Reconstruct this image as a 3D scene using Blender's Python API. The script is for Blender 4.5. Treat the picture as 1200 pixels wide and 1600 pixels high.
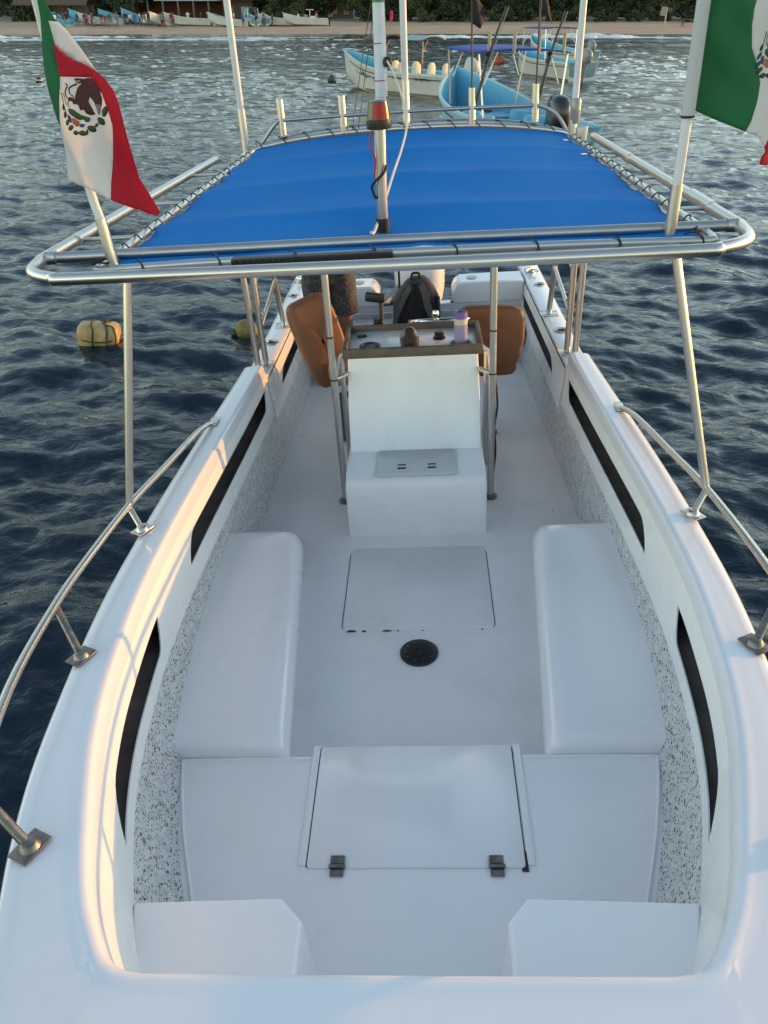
import bpy, bmesh, math, random
import numpy as np
from mathutils import Matrix, Vector
from mathutils.geometry import delaunay_2d_cdt

random.seed(7); RNG = np.random.default_rng(11)
for o in list(bpy.data.objects): bpy.data.objects.remove(o)
SC = bpy.context.scene
COL = SC.collection
R = math.radians
YAW, PITCH = R(-4.155), R(32.38)          # camera heading and downward tilt
CAM_LOC = Vector((.0853, 0, 2.62))        # eye height above the water

def axes(roll, pitch, yaw):
    fw = Vector((math.sin(yaw)*math.cos(pitch), math.cos(yaw)*math.cos(pitch), -math.sin(pitch)))
    r0 = Vector((math.cos(yaw), -math.sin(yaw), 0)); u0 = r0.cross(fw)
    rt = math.cos(roll)*r0 + math.sin(roll)*u0; up = -math.sin(roll)*r0 + math.cos(roll)*u0
    return rt, up, fw
def cam_matrix(roll, pitch, yaw, loc):
    rt, up, fw = axes(roll, pitch, yaw)
    return Matrix(((rt.x, up.x, -fw.x, loc[0]), (rt.y, up.y, -fw.y, loc[1]), (rt.z, up.z, -fw.z, loc[2]), (0, 0, 0, 1)))

# ------------------------------------------------------------------ camera
cd = bpy.data.cameras.new('camera'); cam = bpy.data.objects.new('camera', cd); COL.objects.link(cam)
cd.sensor_fit = 'VERTICAL'; cd.sensor_height = 36; cd.lens = 1230/1600*36
cd.clip_start = .05; cd.clip_end = 3000
cam.matrix_world = cam_matrix(0, PITCH, YAW, CAM_LOC)
SC.camera = cam
# the boat heels to the left of the picture by about four degrees
BOAT_M = cam.matrix_world @ cam_matrix(R(-3.887), R(32.354), YAW, (.0853, 0, 2.5)).inverted()

# ------------------------------------------------------------------ sky, sun, exposure
SUN_AZ, SUN_EL = R(67), R(6.3)            # azimuth clockwise from +Y
w = bpy.data.worlds.new('World'); SC.world = w; w.use_nodes = True
nt = w.node_tree; nt.nodes.clear()
sky = nt.nodes.new('ShaderNodeTexSky'); sky.sky_type = 'NISHITA'; sky.sun_disc = False
sky.sun_elevation = SUN_EL; sky.sun_rotation = SUN_AZ
sky.air_density = .9; sky.dust_density = .2; sky.ozone_density = .1
bg = nt.nodes.new('ShaderNodeBackground'); bg.inputs['Strength'].default_value = .15
wo = nt.nodes.new('ShaderNodeOutputWorld')
nt.links.new(sky.outputs[0], bg.inputs[0]); nt.links.new(bg.outputs[0], wo.inputs[0])
sl = bpy.data.lights.new('sun', 'SUN'); sl.energy = 1.25; sl.angle = R(.6); sl.color = (1, .42, .07)
sun = bpy.data.objects.new('sun', sl); COL.objects.link(sun)
sd = Vector((math.sin(SUN_AZ)*math.cos(SUN_EL), math.cos(SUN_AZ)*math.cos(SUN_EL), math.sin(SUN_EL)))
sun.rotation_euler = sd.to_track_quat('Z', 'Y').to_euler(); sun.location = sd*60
SC.view_settings.view_transform = 'Standard'; SC.view_settings.look = 'None'
SC.view_settings.exposure = 1.85; SC.view_settings.gamma = 1
SC.view_settings.use_curve_mapping = False

# ------------------------------------------------------------------ materials
MATS = {}
def mat(name, col, rough=.5, metal=0, var=.0, vscale=4, bump=0, bscale=60, coat=0, spec=.5, trans=0, rvar=0, col2=None, emit=0):
    if name in MATS: return MATS[name]
    m = bpy.data.materials.new(name); m.use_nodes = True; n = m.node_tree; b = n.nodes['Principled BSDF']
    b.inputs['Base Color'].default_value = (*col, 1); b.inputs['Roughness'].default_value = rough
    b.inputs['Metallic'].default_value = metal; b.inputs['Coat Weight'].default_value = coat
    b.inputs['Coat Roughness'].default_value = .08
    b.inputs['Specular IOR Level'].default_value = spec
    tc = n.nodes.new('ShaderNodeTexCoord')
    if var or col2 or rvar:
        no = n.nodes.new('ShaderNodeTexNoise'); no.inputs['Scale'].default_value = vscale; no.inputs['Detail'].default_value = 6
        no.inputs['Roughness'].default_value = .62
        n.links.new(tc.outputs['Object'], no.inputs['Vector'])
        rp = n.nodes.new('ShaderNodeValToRGB'); rp.color_ramp.elements[0].position = .32; rp.color_ramp.elements[1].position = .68
        c2 = col2 if col2 else tuple(max(0, c*(1-2*var)) for c in col)
        rp.color_ramp.elements[0].color = (*c2, 1); rp.color_ramp.elements[1].color = (*col, 1)
        n.links.new(no.outputs['Fac'], rp.inputs[0]); n.links.new(rp.outputs[0], b.inputs['Base Color'])
        if rvar:
            mr = n.nodes.new('ShaderNodeMapRange'); mr.inputs['From Min'].default_value = .3; mr.inputs['From Max'].default_value = .7
            mr.inputs['To Min'].default_value = max(.02, rough-rvar); mr.inputs['To Max'].default_value = rough+rvar
            n.links.new(no.outputs['Fac'], mr.inputs[0]); n.links.new(mr.outputs[0], b.inputs['Roughness'])
    if bump:
        nb = n.nodes.new('ShaderNodeTexNoise'); nb.inputs['Scale'].default_value = bscale; nb.inputs['Detail'].default_value = 4
        n.links.new(tc.outputs['Object'], nb.inputs['Vector'])
        bp = n.nodes.new('ShaderNodeBump'); bp.inputs['Strength'].default_value = bump; bp.inputs['Distance'].default_value = .01
        n.links.new(nb.outputs['Fac'], bp.inputs['Height']); n.links.new(bp.outputs[0], b.inputs['Normal'])
    if emit:
        b.inputs['Emission Color'].default_value = (*col, 1); b.inputs['Emission Strength'].default_value = emit
    if trans:
        out = n.nodes['Material Output']; tl = n.nodes.new('ShaderNodeBsdfTranslucent'); mx = n.nodes.new('ShaderNodeMixShader')
        tl.inputs[0].default_value = (*col, 1); mx.inputs[0].default_value = trans
        if var or col2: n.links.new(rp.outputs[0], tl.inputs[0])
        n.links.new(b.outputs[0], mx.inputs[1]); n.links.new(tl.outputs[0], mx.inputs[2]); n.links.new(mx.outputs[0], out.inputs[0])
    MATS[name] = m; return m

def gelcoat(name, col, rough, coat, grime=.5, specks=0, bump=.02):
    """white fibreglass: soft large smudges, fine scuffs, a few dirt specks"""
    m = mat(name, col, rough, coat=coat); n = m.node_tree; b = n.nodes['Principled BSDF']
    tc = [x for x in n.nodes if x.type == 'TEX_COORD'][0]
    def noise(sc, det=5, ro=.6):
        q = n.nodes.new('ShaderNodeTexNoise'); q.inputs['Scale'].default_value = sc; q.inputs['Detail'].default_value = det
        q.inputs['Roughness'].default_value = ro; n.links.new(tc.outputs['Object'], q.inputs['Vector']); return q
    def rng(src, a, c, lo, hi):
        q = n.nodes.new('ShaderNodeMapRange'); q.inputs['From Min'].default_value = a; q.inputs['From Max'].default_value = c
        q.inputs['To Min'].default_value = lo; q.inputs['To Max'].default_value = hi; n.links.new(src, q.inputs[0]); return q.outputs[0]
    n1 = noise(2.3, 3, .5); n2 = noise(23, 4, .6)
    f = n.nodes.new('ShaderNodeMath'); f.operation = 'MULTIPLY'
    n.links.new(rng(n1.outputs['Fac'], .45, .75, 0, grime), f.inputs[0]); n.links.new(rng(n2.outputs['Fac'], .35, .7, .4, 1), f.inputs[1])
    mx = n.nodes.new('ShaderNodeMix'); mx.data_type = 'RGBA'
    mx.inputs['A'].default_value = (*col, 1); mx.inputs['B'].default_value = (col[0]*.72, col[1]*.70, col[2]*.66, 1)
    n.links.new(f.outputs[0], mx.inputs['Factor']); last = mx.outputs['Result']
    if specks:
        v = n.nodes.new('ShaderNodeTexVoronoi'); v.inputs['Scale'].default_value = specks; n.links.new(tc.outputs['Object'], v.inputs['Vector'])
        th = rng(n2.outputs['Fac'], .48, .62, 0, .055)
        lt = n.nodes.new('ShaderNodeMath'); lt.operation = 'LESS_THAN'; n.links.new(v.outputs['Distance'], lt.inputs[0]); n.links.new(th, lt.inputs[1])
        m2 = n.nodes.new('ShaderNodeMix'); m2.data_type = 'RGBA'; m2.inputs['B'].default_value = (.10, .09, .09, 1)
        n.links.new(last, m2.inputs['A']); n.links.new(lt.outputs[0], m2.inputs['Factor']); last = m2.outputs['Result']
    n.links.new(last, b.inputs['Base Color'])
    n.links.new(rng(n1.outputs['Fac'], .3, .7, rough*.8, rough*1.35), b.inputs['Roughness'])
    bp = n.nodes.new('ShaderNodeBump'); bp.inputs['Strength'].default_value = bump; bp.inputs['Distance'].default_value = .02
    n.links.new(noise(7, 2).outputs['Fac'], bp.inputs['Height']); n.links.new(bp.outputs[0], b.inputs['Normal'])
    return m

WHITE = gelcoat('white_gelcoat', (.68, .70, .76), .2, .35, .2, specks=9)
PANEL = gelcoat('coaming_gelcoat', (.84, .84, .835), .24, .3, .35)
FLOOR = gelcoat('floor_paint', (.80, .785, .785), .45, .08, .55, specks=7, bump=.05)
SEATM = gelcoat('bench_gelcoat', (.84, .83, .85), .22, .35, .28)
CONS = gelcoat('console_gelcoat', (.83, .825, .83), .3, .2, .35)
STEEL = mat('stainless_steel', (.56, .54, .51), .30, 1)
STEEL2 = mat('brushed_aluminium', (.42, .42, .43), .38, 1, var=.05, vscale=12)
DULL = mat('weathered_steel', (.26, .25, .24), .42, .9, var=.25, vscale=40)
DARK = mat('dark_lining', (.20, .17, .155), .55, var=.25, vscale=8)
BLACK = mat('black_plastic', (.012, .012, .013), .45, var=.2, vscale=30)
RUBBER = mat('black_cord', (.01, .01, .01), .7)
TEAK = mat('weathered_teak', (.15, .115, .085), .6, col2=(.085, .062, .046), vscale=14, bump=.2, bscale=90)
LEATHER = mat('tan_vinyl', (.235, .092, .042), .55, var=.1, vscale=6, bump=.15, bscale=240)
LEATHER2 = mat('light_tan_vinyl', (.46, .22, .12), .45, var=.1, vscale=6, bump=.1, bscale=240)
CHROME = mat('polished_chrome', (.75, .73, .7), .08, 1)
CANVAS = mat('blue_canvas', (.002, .178, .54), .72, var=.05, vscale=1.6, bump=.12, bscale=700, spec=.12, trans=.08)
PVC = mat('white_pvc', (.62, .64, .66), .35, var=.08, vscale=9)
ROPE = mat('white_rope', (.55, .53, .48), .8, bump=.5, bscale=300)
WPLAST = mat('white_plastic', (.62, .65, .64), .35, var=.06, vscale=10)
REDLENS = mat('red_lens', (.30, .003, .006), .2, spec=.3)
GAP = mat('shadow_gap_seal', (.02, .02, .022), .7)

def speckle():
    m = mat('speckled_paint', (.5, .5, .5), .48); n = m.node_tree; b = n.nodes['Principled BSDF']
    tc = [x for x in n.nodes if x.type == 'TEX_COORD'][0]
    def vor(sc, th, seed):
        mp = n.nodes.new('ShaderNodeMapping'); mp.inputs['Location'].default_value = (seed, seed*2, seed*.7); mp.inputs['Scale'].default_value = (1, .8, 1)
        wz = n.nodes.new('ShaderNodeTexNoise'); wz.inputs['Scale'].default_value = sc*.7
        n.links.new(tc.outputs['Object'], mp.inputs[0]); n.links.new(mp.outputs[0], wz.inputs['Vector'])
        ad = n.nodes.new('ShaderNodeVectorMath'); ad.operation = 'MULTIPLY_ADD'; ad.inputs[1].default_value = (1.1/sc,)*3
        n.links.new(wz.outputs['Color'], ad.inputs[0]); n.links.new(mp.outputs[0], ad.inputs[2])
        v = n.nodes.new('ShaderNodeTexVoronoi'); v.inputs['Scale'].default_value = sc; n.links.new(ad.outputs[0], v.inputs['Vector'])
        sp = n.nodes.new('ShaderNodeSeparateColor'); n.links.new(v.outputs['Color'], sp.inputs[0])
        t = n.nodes.new('ShaderNodeMath'); t.operation = 'MULTIPLY_ADD'; t.inputs[1].default_value = th*1.5; t.inputs[2].default_value = -th*.45
        n.links.new(sp.outputs[0], t.inputs[0]); tf = n.nodes.new('ShaderNodeMath'); tf.operation = 'MULTIPLY'; n.links.new(t.outputs[0], tf.inputs[0]); n.links.new(fade.outputs[0], tf.inputs[1]); t = tf
        lt = n.nodes.new('ShaderNodeMath'); lt.operation = 'LESS_THAN'; n.links.new(v.outputs['Distance'], lt.inputs[0]); n.links.new(t.outputs[0], lt.inputs[1])
        return lt.outputs[0]
    spy = n.nodes.new('ShaderNodeSeparateXYZ'); n.links.new(tc.outputs['Object'], spy.inputs[0])
    fade = n.nodes.new('ShaderNodeMapRange'); fade.inputs['From Min'].default_value = 1.6; fade.inputs['From Max'].default_value = 4.2; fade.inputs['To Min'].default_value = 1; fade.inputs['To Max'].default_value = .72
    n.links.new(spy.outputs['Y'], fade.inputs[0])
    a = vor(92, .47, 3.1); c = vor(160, .45, 8.7)
    mxm = n.nodes.new('ShaderNodeMath'); mxm.operation = 'MAXIMUM'; n.links.new(a, mxm.inputs[0]); n.links.new(c, mxm.inputs[1])
    no = n.nodes.new('ShaderNodeTexNoise'); no.inputs['Scale'].default_value = 26; no.inputs['Detail'].default_value = 6; n.links.new(tc.outputs['Object'], no.inputs['Vector'])
    rp = n.nodes.new('ShaderNodeValToRGB'); rp.color_ramp.elements[0].color = (.52, .522, .525, 1); rp.color_ramp.elements[1].color = (.66, .66, .66, 1)
    rp.color_ramp.elements[0].position = .35; rp.color_ramp.elements[1].position = .65
    n.links.new(no.outputs['Fac'], rp.inputs[0])
    mx = n.nodes.new('ShaderNodeMix'); mx.data_type = 'RGBA'; mx.inputs['B'].default_value = (.010, .010, .012, 1)
    n.links.new(rp.outputs[0], mx.inputs['A']); n.links.new(mxm.outputs[0], mx.inputs['Factor'])
    n.links.new(mx.outputs['Result'], b.inputs['Base Color'])
    return m
SPECK = speckle()

# ------------------------------------------------------------------ mesh helpers
def new(name, verts, faces, m=None, parent=None, smooth=True, angle=40):
    me = bpy.data.meshes.new(name); me.from_pydata([tuple(v) for v in verts], [], [tuple(f) for f in faces]); me.validate()
    bm = bmesh.new(); bm.from_mesh(me); bmesh.ops.recalc_face_normals(bm, faces=bm.faces); bm.to_mesh(me); bm.free()
    return link(name, me, m, parent, smooth, angle)
def link(name, me, m=None, parent=None, smooth=True, angle=40):
    if m is not None:
        for q in (m if isinstance(m, (list, tuple)) else [m]): me.materials.append(q)
    if smooth:
        me.polygons.foreach_set('use_smooth', [True]*len(me.polygons))
        me.set_sharp_from_angle(angle=R(angle))
    o = bpy.data.objects.new(name, me); COL.objects.link(o)
    if parent: o.parent = parent
    return o
class G:
    """geometry collector: builds ONE mesh"""
    def __init__(s): s.v = []; s.f = []; s.m = []
    def add(s, v, f, mi=0):
        b = len(s.v); s.v += [tuple(q) for q in v]; s.f += [tuple(b+i for i in q) for q in f]; s.m += [mi]*len(f); return s
    def box(s, c, d, rot=None, bev=0, mi=0):
        bm = bmesh.new(); bmesh.ops.create_cube(bm, size=1)
        for v in bm.verts: v.co = Vector((v.co.x*d[0], v.co.y*d[1], v.co.z*d[2]))
        if bev: bmesh.ops.bevel(bm, geom=list(bm.edges), offset=bev, segments=2, affect='EDGES', profile=.5)
        M = Matrix.Translation(c) @ (rot.to_4x4() if rot is not None else Matrix())
        bm.verts.index_update()
        s.add([M @ v.co for v in bm.verts], [[v.index for v in f.verts] for f in bm.faces], mi); bm.free(); return s
    def tube(s, pts, r, seg=10, closed=False, cap=True, mi=0, smooth=0):
        P = [Vector(p) for p in pts]
        rs = list(r) if hasattr(r, '__len__') else [r]*len(P)
        n = len(P); T = []
        for i in range(n):
            a = P[(i-1) % n] if (closed or i > 0) else P[i]; b = P[(i+1) % n] if (closed or i < n-1) else P[i]
            T.append((b-a).normalized())
        up = Vector((0, 0, 1)) if abs(T[0].z) < .9 else Vector((1, 0, 0))
        nrm = (up - up.dot(T[0])*T[0]).normalized(); vs = []; fs = []
        for i in range(n):
            nrm = (nrm - nrm.dot(T[i])*T[i]).normalized(); bi = T[i].cross(nrm)
            for k in range(seg):
                a = 2*math.pi*k/seg; vs.append(P[i] + rs[i]*(math.cos(a)*nrm + math.sin(a)*bi))
        m_ = n if closed else n-1
        for i in range(m_):
            j = (i+1) % n
            for k in range(seg):
                l = (k+1) % seg; fs.append((i*seg+k, i*seg+l, j*seg+l, j*seg+k))
        if cap and not closed: fs.append(tuple(range(seg))[::-1]); fs.append(tuple((n-1)*seg+k for k in range(seg)))
        return s.add(vs, fs, mi)
    def lathe(s, prof, c=(0, 0, 0), seg=20, M=None, mi=0):
        vs = []; fs = []; n = len(prof)
        for (r, z) in prof:
            for k in range(seg):
                a = 2*math.pi*k/seg; vs.append(Vector((r*math.cos(a), r*math.sin(a), z)))
        for i in range(n-1):
            for k in range(seg):
                l = (k+1) % seg; fs.append((i*seg+k, i*seg+l, (i+1)*seg+l, (i+1)*seg+k))
        if prof[0][0] > 1e-4: fs.append(tuple(range(seg))[::-1])
        if prof[-1][0] > 1e-4: fs.append(tuple((n-1)*seg+k for k in range(seg)))
        X = Matrix.Translation(c) @ (M.to_4x4() if M is not None else Matrix())
        return s.add([X @ v for v in vs], fs, mi)
    def grid(s, rows, mi=0, closed=False):
        n = len(rows[0]); vs = [p for r in rows for p in r]; fs = []
        for i in range(len(rows)-1):
            for k in range(n if closed else n-1):
                l = (k+1) % n; fs.append((i*n+k, i*n+l, (i+1)*n+l, (i+1)*n+k))
        return s.add(vs, fs, mi)
    def prism(s, poly, axis, a, b, mi=0):
        """extrude a polygon of 2-tuples along an axis ('x','y','z') from a to b"""
        def pt(p, h): return {'x': (h, p[0], p[1]), 'y': (p[0], h, p[1]), 'z': (p[0], p[1], h)}[axis]
        n = len(poly); vs = [pt(p, a) for p in poly]+[pt(p, b) for p in poly]
        fs = [tuple(range(n))[::-1], tuple(range(n, 2*n))]+[(i, (i+1) % n, n+(i+1) % n, n+i) for i in range(n)]
        return s.add(vs, fs, mi)
    def build(s, name, m, parent=None, smooth=True, angle=40, weld=0):
        me = bpy.data.meshes.new(name); me.from_pydata(s.v, [], s.f)
        for i, p in enumerate(me.polygons): p.material_index = s.m[i]
        bm = bmesh.new(); bm.from_mesh(me)
        if weld: bmesh.ops.remove_doubles(bm, verts=bm.verts, dist=weld)
        bmesh.ops.recalc_face_normals(bm, faces=bm.faces); bm.to_mesh(me); bm.free()
        return link(name, me, m, parent, smooth, angle)
def crom(pts, per=8, closed=False):
    P = [Vector(p) for p in pts]; n = len(P); out = []
    for i in range(n if closed else n-1):
        if closed: a, b, c, d = P[(i-1) % n], P[i], P[(i+1) % n], P[(i+2) % n]
        else: a, b, c, d = P[max(i-1, 0)], P[i], P[i+1], P[min(i+2, n-1)]
        for k in range(per):
            t = k/per
            out.append(.5*((2*b)+(c-a)*t+(2*a-5*b+4*c-d)*t*t+(3*b-a-3*c+d)*t**3))
    if not closed: out.append(P[-1])
    return out
def fillet(pts, r, n=7):
    """polyline with rounded corners"""
    P = [Vector(p) for p in pts]; out = [P[0]]
    for i in range(1, len(P)-1):
        a = (P[i-1]-P[i]); b = (P[i+1]-P[i]); d = min(r, a.length*.49, b.length*.49)
        p0 = P[i]+a.normalized()*d; p1 = P[i]+b.normalized()*d
        for k in range(n+1):
            t = k/n; out.append((1-t)**2*p0+2*t*(1-t)*P[i]+t*t*p1)
    out.append(P[-1]); return out
def tag(o, label=None, cat=None, group=None, kind=None):
    if label: o['label'] = label
    if cat: o['category'] = cat
    if group: o['group'] = group
    if kind: o['kind'] = kind
    return o
def empty(name, label, cat, M, group=None):
    o = bpy.data.objects.new(name, None); COL.objects.link(o); o.matrix_world = M; o.empty_display_size = .2
    return tag(o, label, cat, group)
def on_boat(loc, rz=0, rx=0, ry=0):
    return BOAT_M @ Matrix.Translation(loc) @ Matrix.Rotation(rz, 4, 'Z') @ Matrix.Rotation(rx, 4, 'X') @ Matrix.Rotation(ry, 4, 'Y')
def copy_tree(o, parent=None):
    c = o.copy(); COL.objects.link(c); c.parent = parent
    for ch in o.children: copy_tree(ch, c)
    return c
def W(S, D, z=0):
    """sideways / ahead of the camera heading, over the water -> world"""
    return Vector((CAM_LOC.x + S*math.cos(YAW) + D*math.sin(YAW), -S*math.sin(YAW) + D*math.cos(YAW), z))
HEAD = -YAW            # rotation about z that turns +Y onto the camera heading

# =================================================================== SETTING: water
NF = 1024; TILE = 46.0
def wave_field(seed, wind, wdir, depth=1.0):
    g = np.random.default_rng(seed); k1 = np.fft.fftfreq(NF, TILE/NF)*2*np.pi
    KX, KY = np.meshgrid(k1, k1, indexing='ij'); K = np.hypot(KX, KY); K[0, 0] = 1e9
    Lw = wind**2/9.81; cosw = (KX*math.cos(wdir)+KY*math.sin(wdir))/K
    ph = np.exp(-1/(K*Lw)**2)/K**4*(.12+cosw**2)*np.exp(-(K*.024)**2); ph[0, 0] = 0
    h = np.fft.ifft2(np.sqrt(ph)*(g.normal(size=K.shape)+1j*g.normal(size=K.shape))).real
    return h/h.std()
def sample(F, x, y, scale=1.0, rot=0.0):
    c, s = math.cos(rot), math.sin(rot); u = (x*c-y*s)/scale/TILE*NF; v = (x*s+y*c)/scale/TILE*NF
    iu = np.floor(u).astype(int); iv = np.floor(v).astype(int); fu = u-iu; fv = v-iv
    g = lambda a, b: F[a % NF, b % NF]
    return (g(iu, iv)*(1-fu)+g(iu+1, iv)*fu)*(1-fv)+(g(iu, iv+1)*(1-fu)+g(iu+1, iv+1)*fu)*fv
F1 = wave_field(3, 1.55, R(80)); F2 = wave_field(5, 1.35, R(112))
def half_outer(y):
    return np.interp(y, [-.62, -.35, 0, .35, .7, 1.06, 1.21, 1.42, 1.62, 1.87, 2.18, 2.5, 3.2, 3.8, 4.7, 5.5, 6.6, 7.2],
                     [0, .27, .50, .67, .81, .938, .986, 1.033, 1.061, 1.089, 1.128, 1.143, 1.152, 1.13, 1.09, 1.06, 1.03, 1.0])
def build_water():
    fr = np.radians(np.arange(-46, 46.01, .16)); bk = np.radians(np.arange(47, 313.1, 2.0)); ang = np.concatenate([fr, bk]); nA = len(ang)
    r = [0.6]
    while r[-1] < 900:
        r.append(r[-1]+min(max(.014, .0066*r[-1]), 12.0))
    r = np.array(r); nR = len(r)
    A, Rr = np.meshgrid(ang, r); S = Rr*np.sin(A); D = Rr*np.cos(A)
    X = CAM_LOC.x + S*math.cos(YAW)+D*math.sin(YAW); Y = -S*math.sin(YAW)+D*math.cos(YAW)
    amp = .027
    gust = .75+.35*np.sin(X*.11+1.3*np.sin(Y*.07))*np.sin(Y*.13+.8)
    Z = amp*gust*sample(F1, X, Y)+.22*amp*sample(F2, X, Y, .41, .7)+.45*amp*sample(F2, X, Y, 2.1, 1.9)
    # small swells that rise towards the beach
    near = np.clip((D-70)/40, 0, 1)
    Z += near*.10*np.sin(D*.42+.8*np.sin(S*.05)+.3*np.sin(S*.21))
    Z *= np.where(D > 116, .15, 1)
    # calm and lower inside the hull's footprint
    Mi = np.array(BOAT_M.inverted()); bx = Mi[0, 0]*X+Mi[0, 1]*Y+Mi[0, 3]; by = Mi[1, 0]*X+Mi[1, 1]*Y+Mi[1, 3]
    inside = (np.abs(bx) < half_outer(by)*.86) & (by > -.3) & (by < 6.9)
    Z = np.where(inside, -.40, Z)
    v = np.stack([X, Y, Z], -1).reshape(-1, 3)
    i = np.arange(nR-1)[:, None]*nA; j = np.arange(nA)[None, :]; jn = (j+1) % nA
    f = np.stack([i+j, i+jn, i+nA+jn, i+nA+j], -1).reshape(-1, 4)
    c0 = len(v); v = np.vstack([v, [[CAM_LOC.x, 0, -.4]]])
    me = bpy.data.meshes.new('water')
    tri = np.stack([np.full(nA, c0), (np.arange(nA)+1) % nA, np.arange(nA)], -1)
    me.vertices.add(len(v)); me.vertices.foreach_set('co', v.astype(np.float32).ravel())
    nl = f.size+tri.size; me.loops.add(nl); me.polygons.add(len(f)+len(tri))
    me.loops.foreach_set('vertex_index', np.concatenate([f[:, ::-1].ravel(), tri.ravel()]).astype(np.int32))
    ls = np.concatenate([np.arange(len(f))*4, len(f)*4+np.arange(len(tri))*3]).astype(np.int32)
    me.polygons.foreach_set('loop_start', ls)
    me.update(calc_edges=True); me.validate()
    m = bpy.data.materials.new('sea_water'); m.use_nodes = True; n = m.node_tree; b = n.nodes['Principled BSDF']
    b.inputs['Base Color'].default_value = (.002, .015, .028, 1); b.inputs['Roughness'].default_value = .06; b.inputs['IOR'].default_value = 1.333
    tc = n.nodes.new('ShaderNodeTexCoord')
    mp = n.nodes.new('ShaderNodeMapping'); mp.inputs['Scale'].default_value = (1, 1.5, 1); n.links.new(tc.outputs['Object'], mp.inputs[0])
    no = n.nodes.new('ShaderNodeTexNoise'); no.inputs['Scale'].default_value = 5.5; no.inputs['Detail'].default_value = 5; no.inputs['Roughness'].default_value = .55
    no.inputs['Distortion'].default_value = .6
    n.links.new(mp.outputs[0], no.inputs['Vector'])
    bp = n.nodes.new('ShaderNodeBump'); bp.inputs['Strength'].default_value = .32; bp.inputs['Distance'].default_value = .05
    n.links.new(no.outputs['Fac'], bp.inputs['Height']); n.links.new(bp.outputs[0], b.inputs['Normal'])
    # up-facing faces
    o = link('water', me, m, None, smooth=False); me.polygons.foreach_set('use_smooth', [True]*len(me.polygons))
    tag(o, kind='structure')
    if me.polygons[10].normal.z < 0: me.flip_normals()
    return o
build_water()

# ------------------------------------------------------------------ SETTING: beach, hillside
def beach_z(S, D):
    shore = 113+1.4*math.sin(S*.045+1)+.7*math.sin(S*.16)
    t = D-shore
    if t < 0: return max(-2.5, t*.06)
    z = .055*t if t < 16 else .88+.022*(t-16)
    return z+.05*math.sin(S*.7+D*.3)*min(1, t/10)
def terrain(name, s0, s1, ns, ds, zf, m):
    g = G(); rows = []
    for d in ds:
        rows.append([W(s0+(s1-s0)*i/ns, d, zf(s0+(s1-s0)*i/ns, d)) for i in range(ns+1)])
    g.grid(rows); o = g.build(name, m); tag(o, kind='structure'); return o
def sand_mat():
    m = mat('beach_sand', (.40, .29, .19), .85, col2=(.30, .215, .145), vscale=.35, bump=.5, bscale=3); n = m.node_tree; b = n.nodes['Principled BSDF']
    src = b.inputs['Base Color'].links[0].from_socket
    ge = n.nodes.new('ShaderNodeNewGeometry'); sp = n.nodes.new('ShaderNodeSeparateXYZ'); n.links.new(ge.outputs['Position'], sp.inputs[0])
    mr = n.nodes.new('ShaderNodeMapRange'); mr.inputs['From Min'].default_value = .28; mr.inputs['From Max'].default_value = .36; n.links.new(sp.outputs['Z'], mr.inputs[0])
    mx = n.nodes.new('ShaderNodeMix'); mx.data_type = 'RGBA'; mx.inputs['A'].default_value = (.14, .115, .095, 1)
    n.links.new(src, mx.inputs['B']); n.links.new(mr.outputs[0], mx.inputs['Factor']); n.links.new(mx.outputs['Result'], b.inputs['Base Color'])
    m2 = n.nodes.new('ShaderNodeMapRange'); m2.inputs['From Min'].default_value = .28; m2.inputs['From Max'].default_value = .36
    m2.inputs['To Min'].default_value = .16; m2.inputs['To Max'].default_value = .9; n.links.new(sp.outputs['Z'], m2.inputs[0]); n.links.new(m2.outputs[0], b.inputs['Roughness'])
    return m
terrain('beach', -260, 260, 260, list(np.arange(104, 150, 1.0))+list(np.arange(150, 200, 5)), beach_z, sand_mat())
EARTH = mat('forest_floor', (.045, .06, .025), .95, var=.3, vscale=.3)
terrain('raised_hillside', -420, 420, 84, [176, 182, 190, 205, 225, 250, 290, 340, 420, 520], lambda S, D: 1.6+max(0, D-180)*.13+max(0, D-215)*.16*(.8+.2*math.sin(S*.013+1)+.15*math.sin(S*.031))*min(1, max(0, (420-abs(S))/160))+3*math.sin(S*.02)*min(1, max(0, D-180)/60), EARTH)  # unseen upper slope steepened to block low sky and darken far water

# =================================================================== THE BOAT (boat frame: x right, y towards the stern, z up, floor at z = 0)
boat = empty('motorboat', 'white open fibreglass motorboat with blue sunshade seen from its bow', 'boat', BOAT_M)
def zs(y): return .65+.0145*max(5-y, 0)**2
INNER = [(0, .819), (.25, .819), (.45, .82), (.545, .823), (.60, .846), (.642, .9), (.69, .98), (.735, 1.08), (.775, 1.19), (.81, 1.29), (.87, 1.48), (.922, 1.71), (.96, 1.97),
         (.99, 2.26), (1.005, 2.6), (1.008, 3.0), (.996, 3.53), (.978, 4.1), (.96, 4.68)]
OUTER = [(0, -.62), (.2, -.45), (.38, -.2), (.5, 0), (.60, .18), (.70, .40), (.79, .62), (.86, .82), (.915, .99), (.96, 1.13), (1.02, 1.37), (1.065, 1.64), (1.105, 1.95),
         (1.133, 2.26), (1.146, 2.6), (1.152, 3.0), (1.143, 3.53), (1.118, 4.1), (1.09, 4.68)]
IN = crom([(a, b, 0) for a, b in INNER], 6); OU = crom([(a, b, 0) for a, b in OUTER], 6)
def inner_x(y):
    best = IN[-1].x
    for a, b in zip(IN[18:-1], IN[19:]):
        if a.y <= y <= b.y: return a.x+(b.x-a.x)*(y-a.y)/max(1e-6, b.y-a.y)
    return best if y > 4.6 else .5
def inward(i):
    t = (IN[min(i+1, len(IN)-1)]-IN[max(i-1, 0)]).normalized(); n = Vector((-t.y, t.x, 0))
    return n if i > 0 else Vector((0, 1, 0))
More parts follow.
